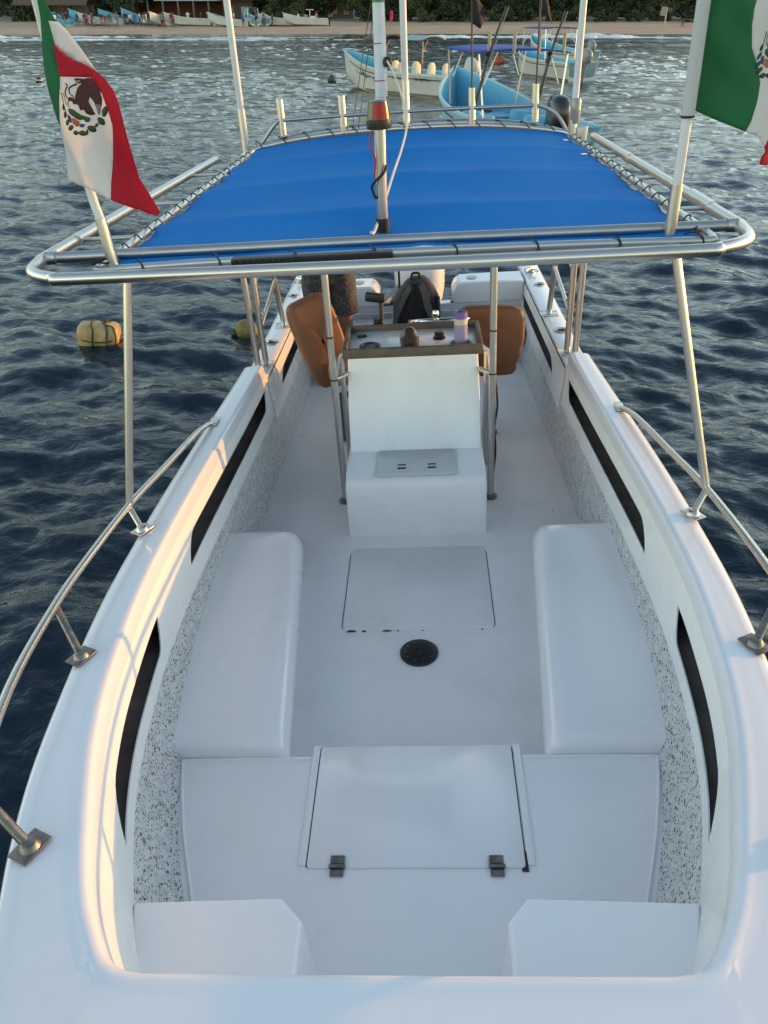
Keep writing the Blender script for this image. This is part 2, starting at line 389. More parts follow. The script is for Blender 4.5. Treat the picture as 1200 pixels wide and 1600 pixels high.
def deck_section(I, O, n):
    """outer rub edge -> flat deck -> raised rounded lip -> top of the coaming"""
    d = (I-O); L = d.length; u = d.normalized()
    pts = []
    for (s, dz) in [(0, -.075), (.0, -.02), (.004, -.007), (.012, 0), (.022, .001)]:
        pts.append((O+u*s, dz))
    for q in (.25, .5, .75):
        pts.append((O+u*(.022+(L-.09-.022)*q), .002))
    for (s, dz) in [(.09, .002), (.055, .002), (.044, .0025), (.034, .004), (.022, .005), (.012, .0035), (.006, 0), (.002, -.005), (-.001, -.013), (-.0045, -.03), (-.007, -.06)]:
        pts.append((I-(n if s < .03 else u.lerp(n, .5) if s < .045 else u)*s, dz))
    return [Vector((p.x, p.y, zs(p.y)+dz-.011*max(0, 1-(p-O).length/max(.05, L-.07))*(1 if O.y > .3 else .5))) for p, dz in pts]
half = [deck_section(a, b, inward(i)) for i, (a, b) in enumerate(zip(IN, OU))]
mir = lambda p: Vector((-p[0], p[1], p[2]))
rows = [[mir(p) for p in r] for r in half[::-1]]+half[1:]
g = G(); g.grid(rows)
# the forward deck ends in a small drop to the after gunwale
for sgn in (-1, 1):
    end = [Vector((sgn*p.x, p.y, p.z)) for p in half[-1]]
    g.add(end+[Vector((p.x, p.y+.015, .50)) for p in end], [(i, i+1, len(end)+i+1, len(end)+i) for i in range(len(end)-1)])
g.build('foredeck', WHITE, boat, angle=50)
# after gunwale
for sgn in (-1, 1):
    g = G(); rr = []
    for y in np.linspace(4.66, 7.05, 16):
        xo = 1.09-.012*(y-4.7); xn = .95-.022*(y-4.7); z = .575
        prof = [(xo, z-.09), (xo, z-.02), (xo-.004, z-.006), (xo-.013, z), (xn+.03, z), (xn+.012, z-.004), (xn+.003, z-.013), (xn, z-.03)]
        rr.append([Vector((sgn*x, y, zz)) for x, zz in prof])
    g.grid(rr); g.build('after_gunwale', WHITE, boat)
# ---- hull shell
g = G(); st = [(-.62, 0), (-.45, .2), (-.2, .38), (0, .5), (.3, .655), (.7, .81), (1.1, .95), (1.6, 1.06), (2.3, 1.135), (3.2, 1.152), (4.1, 1.118), (4.7, 1.088), (5.5, 1.075), (6.4, 1.065), (7.05, 1.055)]
def hull_sec(y, x):
    z0 = zs(y)-.03 if y < 4.66 else .54
    pts = []
    for t, fx, in [(0, 1), (.06, 1.012), (.09, 1.012), (.12, .99), (.35, .95), (.6, .90), (.8, .78), (1, .02)]:
        pts.append((x*fx, y+(1-t)*0+(.5*t if y < 0 else .3*t*max(0, 1-y)), z0+(-.45-z0)*t))
    return pts
hr = [hull_sec(y, x) for y, x in st]
g.grid([[(-a, b, c) for a, b, c in r] + r[::-1] for r in hr])
g.build('hull', WHITE, boat, weld=.0005)

# ---- coaming panels with the long slots, dark pockets behind them
def panel_x(y, dz): return (inner_x(y) if y < 4.66 else .946-.022*(y-4.7)) - .004 - .1*max(dz-.03, 0)
def top_z(y): return zs(y) if y < 4.66 else .575
SLOTS = [(1.325, 2.295, .155, .268), (2.775, 4.585, .128, .235)]
SLOTA = [(5.02, 6.55, .115, .20)]
def slot_edges(y, slots):
    for y0, y1, du, dl in slots:
        if y0 <= y <= y1:
            u = dl+(du-dl)*math.sin(.5*math.pi*min(1, max(0, (y-y0)/.17)))**.8 if y < y0+.17 else du
            l = dl if y < y1-.11 else dl+(du-dl)*(1-math.cos(.5*math.pi*(y-(y1-.11))/.11))
            return u, max(u, l)
    return .19, .19
def coaming(y_list, slots, low, sgn, name):
    g = G(); up = []; lo = []; lipu = []; lipl = []
    P = lambda y, dz, off=0: Vector((sgn*(panel_x(y, dz)+off), y, top_z(y)-dz))
    for y in y_list:
        u, l = slot_edges(y, slots)
        up.append([P(y, .028), P(y, .06), P(y, .5*(.06+u)), P(y, u)])
        lo.append([P(y, l), P(y, .5*(l+low)), P(y, low), P(y, low, .018)])
        lipu.append([P(y, u), P(y, u, .005)]); lipl.append([P(y, l), P(y, l, .005)])
    g.grid(up); g.grid(lo); g.grid(lipu); g.grid(lipl)
    return g.build(name, PANEL, boat, angle=35)
ys_f = sorted(set([round(float(v), 4) for v in np.linspace(1.185, 4.69, 105)] + [v for s in SLOTS for v in (s[0], s[0]+.006, s[0]+.02, s[0]+.045, s[0]+.09, s[0]+.13, s[0]+.17, s[1]-.11, s[1]-.08, s[1]-.055, s[1]-.03, s[1]-.012, s[1]-.004, s[1])]))
ys_a = sorted(set([round(float(v), 4) for v in np.linspace(4.67, 6.95, 50)] + [v for s in SLOTA for v in (s[0], s[0]+.006, s[0]+.02, s[0]+.045, s[0]+.09, s[0]+.13, s[0]+.17, s[1]-.11, s[1]-.08, s[1]-.055, s[1]-.03, s[1]-.012, s[1]-.004, s[1])]))
for sgn in (-1, 1):
    coaming(ys_f, SLOTS, .33, sgn, 'coaming_panel'); coaming(ys_a, SLOTA, .30, sgn, 'coaming_panel')
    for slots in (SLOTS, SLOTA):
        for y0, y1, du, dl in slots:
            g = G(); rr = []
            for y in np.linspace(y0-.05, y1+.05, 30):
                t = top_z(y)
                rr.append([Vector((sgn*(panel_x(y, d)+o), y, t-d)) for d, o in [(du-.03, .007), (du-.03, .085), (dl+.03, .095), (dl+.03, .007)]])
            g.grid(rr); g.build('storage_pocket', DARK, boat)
# forward coaming (under the bow deck lip)
g = G(); hb = []; KB = max(i for i, p in enumerate(IN) if p.y < 1.20)
for i in range(KB+1):
    n = inward(i); p = IN[i]
    hb.append([Vector((p.x+n.x*o, p.y+n.y*o, zs(p.y)-d if d < .5 else .15)) for d, o in ((.028, .004), (.06, .007), (.19, .020), (.33, .034), (.6, .034))])
rr = [[mir(q) for q in r] for r in hb[:0:-1]]+hb
g.grid(rr); g.build('bow_bulkhead', PANEL, boat)
# ---- speckled inner liner, two facets
def liner_low(y):
    return np.interp(y, [.9, 1.2, 1.39, 1.62, 1.79, 1.95, 2.35, 2.85, 3.45, 4.1, 4.7, 5.9, 6.9], [.38, .535, .628, .715, .765, .80, .85, .895, .925, .905, .89, .85, .82])
for sgn in (-1, 1):
    g = G(); rr = []
    for y in np.linspace(.88, 6.95, 90):
        lowd = .33 if y < 4.68 else .30
        xt = panel_x(y, lowd)+.014; zt = top_z(y)-lowd+.02; xl = float(liner_low(y)); 
        xm = xl+(xt-xl)*.66; zm = max(.02, .5*zt+.02)
        rr.append([Vector((sgn*xt, y, zt)), Vector((sgn*xm, y, zm)), Vector((sgn*xl, y, -.01))])
    g.grid(rr); g.build('inner_liner', SPECK, boat, angle=10)
# ---- floor
g = G(); rr = []
for y in np.linspace(.95, 7.0, 40):
    x = float(liner_low(y))+.03; rr.append([Vector((x*t, y, 0)) for t in np.linspace(-1, 1, 9)])
g.grid(rr); floor = g.build('floor', FLOOR, boat)
def round_rect(x0, x1, y0, y1, r, n=5):
    out = []
    for cx, cy, a0 in ((x1-r, y1-r, 0), (x0+r, y1-r, 90), (x0+r, y0+r, 180), (x1-r, y0+r, 270)):
        for k in range(n+1):
            a = R(a0+90*k/n); out.append((cx+r*math.cos(a), cy+r*math.sin(a)))
    return out
def lid(name, x0, x1, y0, y1, r, z, th, m, parent, bev=.003):
    p = round_rect(x0, x1, y0, y1, r); q = round_rect(x0+bev, x1-bev, y0+bev, y1-bev, max(.002, r-bev)); n = len(p)
    vs = [(a, b, z-th) for a, b in p]+[(a, b, z-bev) for a, b in p]+[(a, b, z) for a, b in q]
    fs = [(i, (i+1) % n, n+(i+1) % n, n+i) for i in range(n)]+[(n+i, n+(i+1) % n, 2*n+(i+1) % n, 2*n+i) for i in range(n)]+[tuple(range(2*n, 3*n))]
    return new(name, vs, fs, m, parent, angle=50)
# floor hatch: lid sits in a dark groove
g = G(); p = round_rect(-.3692, .3718, 2.881, 3.53, .03); g.prism(p, 'z', .0005, .002); g.build('hatch_groove', GAP, floor, smooth=False)
fh = lid('floor_hatch', -.366, .3685, 2.879, 3.56, .028, .004, .004, FLOOR, boat)
# worn paint along the front edge of the hatch
g = G()
for x0, l, d in ((-.345, .05, .010), (-.27, .022, .007), (-.17, .045, .006), (-.1, .012, .004), (.02, .01, .003), (.3, .012, .004)):
    g.prism([(x0, 2.866), (x0+l, 2.867), (x0+l*.8, 2.867+d), (x0+l*.3, 2.868+d)], 'z', .002, .0046)
g.build('chipped_edge', GAP, fh, smooth=False)['kind'] = 'stuff'
# round black deck plate with screws
g = G(); c = (.006, 2.712, 0)
g.lathe([(.088, .001), (.088, .009), (.083, .013), (.04, .013), (.038, .011), (.030, .011), (.028, .015), (.012, .015), (.0, .012)], c, 40)
dp = g.build('deck_plate', BLACK, boat)
g = G()
for k in range(10): a = 2*math.pi*k/10; g.lathe([(.0045, .0), (.0045, .0015), (0, .002)], (c[0]+.064*math.cos(a), c[1]+.064*math.sin(a), .013), 8)
g.build('screw', DULL, dp)['kind'] = 'stuff'
# ---- bow platform (one step up) with its hatch
ZB = .20
def plat_x(y): return float(np.interp(y, [.85, 1.2, 1.39, 1.62, 1.79, 1.93, 2.0], [.48, .62, .69, .775, .825, .858, .86]))
g = G(); ys = list(np.linspace(.86, 1.945, 26))
rr = [[Vector(((plat_x(y)+.07)*t, y, ZB)) for t in np.linspace(-1, 1, 25)] for y in ys]
rr.append([Vector(((plat_x(1.95)+.07)*t, 1.955, ZB-.004)) for t in np.linspace(-1, 1, 25)])
rr.append([Vector(((plat_x(1.95)+.07)*t, 1.96, ZB-.014)) for t in np.linspace(-1, 1, 25)]); rr.append([Vector(((plat_x(1.95)+.07)*t, 1.965, -.01)) for t in np.linspace(-1, 1, 25)])
g.grid(rr); bplat = g.build('bow_platform', SEATM, boat)
g = G()
for s in (-1, 1):   # raised side rims of the hatch, running past the platform's edge
    g.box((s*.367, 1.755, ZB-.004), (.026, .49, .022), bev=.006); g.box((s*.367, 1.99, ZB-.1), (.026, .03, .2), bev=.005)
g.box((0, 1.968, ZB-.10), (.72, .022, .19), bev=.004)
g.build('hatch_rim', SEATM, bplat)
g = G(); g.prism(round_rect(-.3537, .3512, 1.504, 1.99, .008), 'z', ZB+.001, ZB+.0025); g.build('hatch_groove', GAP, bplat, smooth=False)
bh = lid('bow_hatch', -.3515, .3485, 1.5015, 1.995, .014, ZB+.005, .004, SEATM, boat)
g = G(); g.prism([(.335, 1.49), (.356, 1.49), (.3535, 1.56), (.3505, 1.56), (.3485, 1.506), (.335, 1.4995)], 'z', ZB+.0015, ZB+.0056); g.build('edge_gap', GAP, bh, smooth=False)
for sx in (-.251, .257):
    g = G(); z = ZB+.0045
    g.box((sx, 1.527, z+.007), (.046, .028, .005), bev=.0015); g.box((sx, 1.486, z+.002), (.044, .028, .005), bev=.0015)
    g.tube([(sx-.026, 1.503, z+.008), (sx+.026, 1.503, z+.008)], .0065, 10)
    for dx in (-.014, .014):
        g.lathe([(.005, 0), (.005, .001), (.0, .002)], (sx+dx, 1.527, z+.0095), 8); g.lathe([(.005, 0), (.005, .001), (.0, .002)], (sx+dx, 1.478, z+.0045), 8)
    g.build('hinge', DULL, bh)
# sealing beads along the platform's edge
for s in (-1, 1):
    g = G(); g.tube([(s*.385, 1.94, ZB), (s*.6, 1.945, ZB), (s*plat_x(1.94), 1.94, ZB)], .006, 6); g.build('sealant_bead', SEATM, bplat)
    g = G(); g.tube([(s*(plat_x(y)+.006), y, ZB) for y in np.linspace(1.15, 1.94, 14)], .007, 6); g.build('sealant_bead', SEATM, bplat)
# ---- bow lockers either side
for s in (-1, 1):
    zt = .555; c1, c2 = ((.338, .278) if s < 0 else (.300, .247)); pl = [(.735, 1.178), (c1, 1.19), (c2, 1.128), (c2-.003, .83), (.56, .83), (.64, .93), (.70, 1.05)]
    n = len(pl); b = .008
    cx = sum(p[0] for p in pl)/n; cy = sum(p[1] for p in pl)/n
    inn = [(x+(cx-x)*.03, y+(cy-y)*.03) for x, y in pl]
    vs = [(s*x*(1.0 if x > .5 else .93), y+.0, ZB-.005) for x, y in pl]+[(s*x, y, zt-b) for x, y in pl]+[(s*x, y, zt) for x, y in inn]
    fs = [(i, (i+1) % n, n+(i+1) % n, n+i) for i in range(n)]+[(n+i, n+(i+1) % n, 2*n+(i+1) % n, 2*n+i) for i in range(n)]+[tuple(range(2*n, 3*n))]
    o = new('bow_locker', vs, fs, SEATM, boat, angle=30); bv = o.modifiers.new('bevel', 'BEVEL'); bv.width = .009; bv.segments = 3; bv.limit_method = 'ANGLE'; bv.angle_limit = R(25)
# ---- side benches: rounded inner edge, tucked against the liner
for s in (-1, 1):
    g = G(); rr = []; zb = .258
    for y, k in [(1.950, -.06), (1.953, -.03), (1.962, -.012), (1.98, -.003), (2.01, 0)]+[(v, 0) for v in np.linspace(2.1, 3.3, 16)]+[(3.36, -.004), (3.40, -.016), (3.425, -.045), (3.435, -.10), (3.44, -.29)]:
        xi_ = .465+.088*(y-1.95); xo = float(np.interp(y, [1.9, 2.35, 2.85, 3.45], [.822, .89, .948, .985])); z = zb+k
        if y > 3.3: xi_ += .03*((y-3.3)/.14)**2
        z1 = max(z, .0)
        prof = [(xi_+.045, -.01), (xi_+.024, min(.12, z1)), (xi_, max(z1-.085, 0)), (xi_+.010, max(z1-.045, 0)), (xi_+.030, max(z1-.016, 0)), (xi_+.058, max(z1-.003, 0)), (xi_+.085, z1), (.5*(xi_+xo), z1+.002*(k == 0)), (xo-.05, z1), (xo-.012, z1+.004), (xo+.07, z1+.008)]
        rr.append([Vector((s*x, y, zz)) for x, zz in prof])
    g.grid(rr)
    f0 = rr[0]; g.add(f0+[Vector((p.x, p.y, -.01)) for p in f0], [(i, i+1, len(f0)+i+1, len(f0)+i) for i in range(len(f0)-1)])
    b_ = g.build('side_bench', SEATM, boat, angle=50)
# ---- helm console
def console():
    prof = [(3.68, 0), (3.677, .02), (3.672, .28), (3.676, .325), (3.69, .352), (3.715, .368), (3.75, .374), (3.80, .375), (3.985, .372), (4.0, .376), (4.008, .39), (4.06, .54), (4.10, .66), (4.13, .72), (4.165, .80), (4.185, .872)]
    def hw(y, z): return .388 if z < .28 else .385-.004*(z > .35) if z <= .374 else (.375 if z < .66 else .372-.006*(z-.66)/.2)
    g = G(); rr = []
    for y, z in prof:
        h = hw(y, z); b = .018
        rr.append([Vector((-h, y+b, z-(.0 if z < .3 else 0))), Vector((-h+.004, y+.006, z)), Vector((-h+b, y, z))]+[Vector((x, y, z)) for x in np.linspace(-h+.06, h-.06, 8)]+[Vector((h-b, y, z)), Vector((h-.004, y+.006, z)), Vector((h, y+b, z))])
    g.grid(rr)
    for s in (0, -1):   # sides
        top = [(4.56, .872), (4.62, .70), (4.58, .40), (4.60, 0)]
        L = [r[s] for r in rr]; x = L[0].x
        for i in range(len(L)-1):
            a, b2 = L[i], L[i+1]
            g.add([a, b2, Vector((b2.x, 4.6-.04*(b2.z > .8), b2.z)), Vector((a.x, 4.6-.04*(a.z > .8), a.z))], [(0, 1, 2, 3)])
    bk = [Vector((x, 4.6-.04*(z > .8), z)) for z in (0, .872) for x in (-.388, .388)]
    g.add(bk, [(0, 1, 3, 2)])
    return g.build('console', CONS, boat, angle=38)
con = console()
# the tray on top
g = G(); z0 = .873
g.box((0, 4.385, z0+.008), (.735, .36, .016), bev=.003); g.build('tray', CONS, con)
g = G()
def moulding(a, b, w=.026, h=.056):
    a, b = Vector(a), Vector(b); d = (b-a); L = d.length; ang = math.atan2(d.y, d.x)
    g.box((a+b)/2, (L, w, h), rot=Matrix.Rotation(ang, 3, 'Z'), bev=.007)
moulding((-.393, 4.19, z0+.022), (.393, 4.19, z0+.022)); moulding((-.393, 4.575, z0+.022), (.393, 4.575, z0+.022))
moulding((-.381, 4.205, z0+.0215), (-.381, 4.56, z0+.0215)); moulding((.381, 4.205, z0+.0215), (.381, 4.56, z0+.0215))
g.build('teak_trim', TEAK, con)
for cx, cy in ((-.245, 4.31), (.275, 4.30)):
    g = G(); g.lathe([(.060, .016), (.060, .021), (.055, .024), (.045, .023), (.041, .017), (.040, -.07), (0, -.07)], (cx, cy, z0), 28); g.build('cup_holder', BLACK, con)
# compass on the tray
g = G(); g.lathe([(.052, .016), (.052, .03), (.056, .034), (.056, .075), (.05, .082), (.040, .098), (.032, .112), (.018, .122), (0, .126)], (-.015, 4.30, z0), 26)
g.build('compass', mat('bronze_tinted_plastic', (.055, .043, .032), .3, coat=.4), con)
g = G(); g.lathe([(.030, .0), (.028, .016), (.028, .050), (.022, .055), (0, .055)], (.155, 4.40, z0), 20); g.lathe([(.036, .0), (.036, .022), (.032, .024)], (.155, 4.40, z0), 20); g.build('switch_knob', BLACK, con)
g = G(); g.box((-.30, 4.47, z0+.022), (.055, .03, .014), Matrix.Rotation(.3, 3, 'Z'), bev=.004); g.build('cleat_clip', BLACK, con)
# access hatch on the console's step
ch = lid('access_hatch', -.212, .222, 3.712, 3.99, .022, .383, .012, mat('grey_plastic', (.60, .63, .61), .35, var=.05, vscale=8), con, bev=.004)
g = G(); g.prism(round_rect(-.222, .232, 3.703, 3.998, .026), 'z', .3735, .3775); g.build('hatch_frame', WPLAST, ch)
for cx in (-.075, .09):
    g = G(); g.lathe([(.040, .384), (.040, .387), (.036, .388), (.030, .387), (0, .387)], (cx, 3.785, 0), 26); g.box((cx, 3.785, .389), (.058, .012, .005), bev=.001); la = g.build('turn_latch', WPLAST, ch)
    g = G()
    for dy in (-.018, .018): g.prism([(cx-.026, 3.785+dy-.008), (cx+.026, 3.785+dy-.008), (cx+.020, 3.785+dy+.009), (cx-.020, 3.785+dy+.009)], 'z', .3875, .3885)
    g.build('latch_recess', GAP, ch, smooth=False)
# helm gear behind the tray: throttle and wheel
g = G(); g.box((-.21, 4.70, .84), (.06, .08, .16), bev=.01); g.tube([(-.19, 4.70, .90), (-.19, 4.72, 1.02)], .014, 10); g.box((-.225, 4.72, 1.045), (.12, .045, .055), Matrix.Rotation(.15, 3, 'Y'), bev=.012)
g.build('throttle', BLACK, con)
g = G(); ring = []
Mw = Matrix.Translation((.17, 4.86, .835)) @ Matrix.Rotation(R(-19), 4, 'X')
for k in range(40): a = 2*math.pi*k/40; ring.append(Mw @ Vector((.19*math.cos(a), .19*math.sin(a), 0)))
g.tube(ring, .014, 10, closed=True)
for k in range(3): a = 2*math.pi*k/3+.5; g.tube([Mw @ Vector((0, 0, -.03)), Mw @ Vector((.19*math.cos(a), .19*math.sin(a), 0))], .009, 8)
g.tube([Mw @ Vector((0, 0, -.03)), Mw @ Vector((0, 0, -.14)), (.17, 4.62, .66)], .02, 10)
kp = Mw @ Vector((-.03, -.185, .0)); g.lathe([(.008, 0), (.008, .02), (.020, .03), (.024, .045), (.018, .06), (0, .063)], kp, 14)
g.build('steering_wheel', CHROME, con)
# screen dash panel so the console is closed at the back
g = G(); g.box((0, 4.6, .62), (.70, .02, .45), bev=.004); g.build('dash_panel', BLACK, con)

# ---- canopy posts on the console, with clamp straps and a stub rail
for s in (-1, 1):
    g = G(); x = .437*s
    g.tube([(x, 4.072, .004), (x, 4.06, .78), (x-.004*s, 4.06, 1.75)], .0195, 14)
    po = g.build('canopy_post', STEEL, boat)
    g = G(); g.lathe([(.042, 0), (.042, .006), (.028, .010), (.026, .02), (.0195, .022)], (x, 4.072, .003), 16); g.build('post_base', DULL, po)
    g = G()
    for zz in (.80, 1.045): g = G(); g.lathe([(.0195, -.004), (.0215, -.004), (.0215, .004), (.0195, .004)], (x, 4.06, zz), 14); g.build('clamp_strap', RUBBER, po)
    g = G(); g.tube([(x, 4.06, .80), (x*.84, 4.16, .79)], .013, 10); g.tube([(x, 4.06, .775), (x*1.02, 4.45, .775), (x*.9, 4.6, .775)], .013, 10); g.tube([(x, 4.5, .775), (x, 4.5, .01)], .016, 10)
    g.lathe([(.038, 0), (.038, .006), (.02, .012)], (x, 4.5, .003), 14)
    g.build('stub_rail', STEEL, po)
# wire and plug on the posts
g = G(); g.tube(crom([(.452, 4.08, .78), (.47, 4.1, .6), (.455, 4.09, .45), (.465, 4.1, .3), (.45, 4.09, .12)], 6), .006, 6); g.build('cable', RUBBER, boat)

# ---- helm seats in tan vinyl
def seat_shell(name, M, w, h, d, m, parent, taper=.8, curve=.05):
    """rounded cushion: superellipse outline, swollen in the middle"""
    g = G(); n = 28; rr = []
    for dep, sc in [(-.5, .05), (-.5, .86), (-.44, .95), (-.25, 1), (.2, 1), (.42, .95), (.5, .84), (.5, .05)]:
        r_ = []
        for k in range(n):
            a = 2*math.pi*k/n; ca, sa = math.cos(a), math.sin(a)
            x = w/2*math.copysign(abs(ca)**.36, ca); z = h/2*math.copysign(abs(sa)**.36, sa)
            x *= 1-(1-taper)*(0 if z > 0 else -z/(h/2))
            r_.append(M @ Vector((x*sc, dep*d+curve*(x/(w/2))**2, z*sc)))
        rr.append(r_)
    g.grid(rr, closed=True); return g.build(name, m, parent, angle=60)
hs = []
for (nm, x, y, zc, rz, rx, ry, w, h) in (('helm_seat', .50, 5.0, .665, R(-8), R(8), R(0), .44, .44), ('helm_seat', -.62, 4.98, .69, R(62), R(0), R(-14), .46, .54)):
    root = G(); root.lathe([(.05, .0), (.05, .012), (.03, .02), (.03, .30), (.045, .32), (.05, .33), (0, .33)], (x+(.0 if x > 0 else .12), y-.08, .003), 20)
    if x > 0: root.lathe([(.001, .0), (.001, .001)], (x, y, .3), 3)
    o = root.build(nm, DULL, boat)
    if x > 0:
        M = Matrix.Translation((x, y, zc)) @ Matrix.Rotation(rz, 4, 'Z') @ Matrix.Rotation(rx, 4, 'X')
        seat_shell('backrest', M, w, h, .085, LEATHER, o, .80, -.012)
        M = Matrix.Translation((x-.02, y+.24, .42)) @ Matrix.Rotation(R(90), 4, 'X'); seat_shell('seat_cushion', M, .42, .42, .11, LEATHER, o, .95, 0)
    else:
        M = Matrix.Translation((x, y, zc)) @ Matrix.Rotation(ry, 4, 'Y') @ Matrix.Rotation(R(28), 4, 'Z') @ Matrix.Rotation(R(-6), 4, 'X')
        seat_shell('backrest', M, .31, .60, .10, LEATHER, o, .85, -.008)
        M = Matrix.Translation((-.42, 4.96, .50)) @ Matrix.Rotation(R(12), 4, 'Z') @ Matrix.Rotation(R(84), 4, 'X'); seat_shell('seat_cushion', M, .34, .40, .12, LEATHER2, o, .95, 0)
        g = G(); g.tube([(-.46, 4.72, .43), (-.3, 4.72, .36), (-.2, 4.8, .34)], .013, 8); g.build('seat_hinge', BLACK, o)
# ---- stern bench, transom, splash well
g = G()
g.prism([(6.18, 0), (6.18, .27), (6.19, .29), (6.215, .30), (6.56, .30), (6.56, 0)], 'x', -.87, .87); sb = g.build('stern_bench', SPECK, boat)
g = G(); g.box((0, 6.172, .215), (1.70, .024, .13), bev=.004); g.build('bench_fascia', SEATM, sb)
for x in (-.10, .075):
    g = G(); g.box((x, 6.172, .24), (.032, .045, .13), bev=.006); g.build('strap', RUBBER, sb)
g = G(); g.prism([(-.90, 0), (.90, 0), (.90, .40), (-.90, .40)], 'y', 6.56, 6.62); tr = g.build('transom_bulkhead', WHITE, boat, angle=50)
g = G(); g.box((0, 6.545, .345), (1.76, .03, .006), bev=.002); g.build('seam_strip', WHITE, tr)
for s in (-1, 1):
    poly = [(s*.31, .40), (s*.305, .50), (s*.335, .555), (s*.375, .575), (s*.62, .578), (s*.895, .578), (s*.895, .40)]
    g = G(); g.prism(poly if s > 0 else poly[::-1], 'y', 6.535, 6.80); wg = g.build('bulkhead_wing', WHITE, boat, angle=50)
    wg.modifiers.new('bevel', 'BEVEL').width = .012
    g = G(); g.lathe([(.045, 0), (.045, .005), (.03, .007), (.0, .006)], (s*.47, 6.66, .578), 18); g.build('cap', STEEL2, wg)
g = G(); g.prism([(6.62, .24), (7.0, .20), (7.0, -.1), (6.62, -.1)], 'x', -.90, .90); g.build('splash_well', WHITE, boat)
g = G(); g.prism([(-.80, -.35), (.80, -.35), (1.0, .05), (1.04, .50), (.62, .50), (.50, .27), (-.50, .27), (-.62, .50), (-1.04, .50), (-1.0, .05)], 'y', 6.985, 7.055); g.build('transom', WHITE, boat, angle=50)
for x, w_ in ((-.24, .12), (.34, .10)):
    g = G(); g.box((x, 6.59, .405), (w_, .05, .012), bev=.003); g.build('hinge_strip', BLACK, tr)
g = G(); g.tube([(-.135, 6.60, .40), (-.135, 6.60, .72)], .010, 8); g.box((-.13, 6.60, .418), (.17, .06, .035), bev=.01); g.build('rod_stand', BLACK, tr)
# ---- round fittings and cleats on the after gunwale
for s in (-1, 1):
    for y, rr_ in ((5.30, .052), (6.38, .045)):
        g = G(); g.lathe([(rr_, 0), (rr_, .006), (rr_-.008, .010), (rr_-.016, .008), (rr_-.018, .0015), (0, .0015)], (s*(1.012-.01*(y-5.3)), y, .575), 24)
        fo = g.build('rod_socket', STEEL2, boat)
        g = G(); g.lathe([(rr_-.019, .0018), (rr_-.019, .0026), (0, .0026)], (s*(1.012-.01*(y-5.3)), y, .575), 20); g.build('socket_hole', GAP, fo)
    g = G(); g.lathe([(.04, 0), (.04, .012), (.02, .02), (.02, .03)], (s*.97, 6.72, .575), 18); g.tube([(s*.92, 6.66, .61), (s*.97, 6.72, .615), (s*1.02, 6.78, .61)], .012, 8); g.tube([(s*1.02, 6.66, .605), (s*.97, 6.72, .61), (s*.92, 6.78, .605)], .010, 8); g.build('mooring_cleat', STEEL, boat)

# ---- side rails: curved handrail with stanchions and welded canopy strut
def foot_plate(g, p, rz, w=.075, l=.055, t=.006, tilt=0):
    g.box(Vector(p)+Vector((0, 0, t/2)), (l, w, t), Matrix.Rotation(rz, 3, 'Z') @ Matrix.Rotation(tilt, 3, 'Y'), bev=.002)
for s in (-1, 1):
    rail = [(1.088, 3.83, .672), (1.105, 3.76, .692), (1.13, 3.60, .715), (1.165, 3.2, .755), (1.187, 2.78, .812), (1.192, 2.30, .862), (1.172, 1.98, .905), (1.115, 1.55, .958), (1.0, 1.13, 1.0), (.82, .72, 1.06), (.58, .32, 1.14), (.34, 0, 1.22)]
    g = G(); g.tube([Vector((s*p.x, p.y, p.z)) for p in crom(rail, 5)], .0145, 12); ra = g.build('side_rail', STEEL, boat)
    for (top, base) in (((1.187, 2.76, .810), (1.128, 2.70, zs(2.70))), ((1.176, 2.0, .902), (1.062, 1.86, zs(1.86))), ((1.02, 1.19, .992), (.893, 1.12, zs(1.12)))):
        g = G(); T = Vector((s*top[0], top[1], top[2])); Bp = Vector((s*base[0], base[1], base[2]+.003))
        g.tube([T, Bp], .0135, 12); foot_plate(g, Bp, s*R(25), .085, .06); g.lathe([(.026, 0), (.020, .012), (.0145, .016)], Bp+Vector((0, 0, .006)), 14)
        g.build('stanchion', DULL if top[1] < 2.5 else STEEL, ra)
    g = G(); foot_plate(g, (s*1.085, 3.84, zs(3.84)+.004), s*R(-5), .10, .045); g.build('rail_foot', STEEL, ra)
    # raked strut up to the canopy
    tx = -1.008 if s < 0 else .965
    g = G(); g.tube([(s*1.187, 2.775, .815), ((s*1.187+tx)/2, 2.828, 1.282), (tx, 2.88, 1.75)], .0165, 12); g.build('canopy_strut', STEEL, ra)
# ---- after legs of the canopy: paired posts and a braced third leg each side
for s in (-1, 1):
    g = G(); z0 = .578
    g.tube([(s*.985, 4.90, z0), (s*.995, 4.90, 1.3), (s*1.0, 4.88, 1.76)], .020, 12); g.tube([(s*1.03, 4.86, z0), (s*1.045, 4.86, 1.3), (s*1.05, 4.84, 1.76)], .020, 12)
    g.box((s*1.0, 4.90, z0+.001), (.14, .10, .007), bev=.002)
    lg = g.build('arch_leg', STEEL, boat)
    g = G(); g.tube([(s*.975, 5.66, z0), (s*1.0, 5.64, .95), (s*.985, 5.50, 1.3), (s*.985, 5.45, 1.76)], .019, 12); g.box((s*.975, 5.66, z0+.001), (.13, .10, .007), bev=.002); g.build('after_leg', STEEL, lg)
    g = G(); g.tube([(s*.995, 5.63, .92), (s*1.0, 4.92, .80)], .0135, 10); g.tube([(s*.99, 5.53, 1.22), (s*1.0, 4.92, 1.08)], .0135, 10); g.tube([(s*1.0, 5.12, .835), (s*1.0, 4.92, .96)], .010, 8); g.build('brace', STEEL, lg)
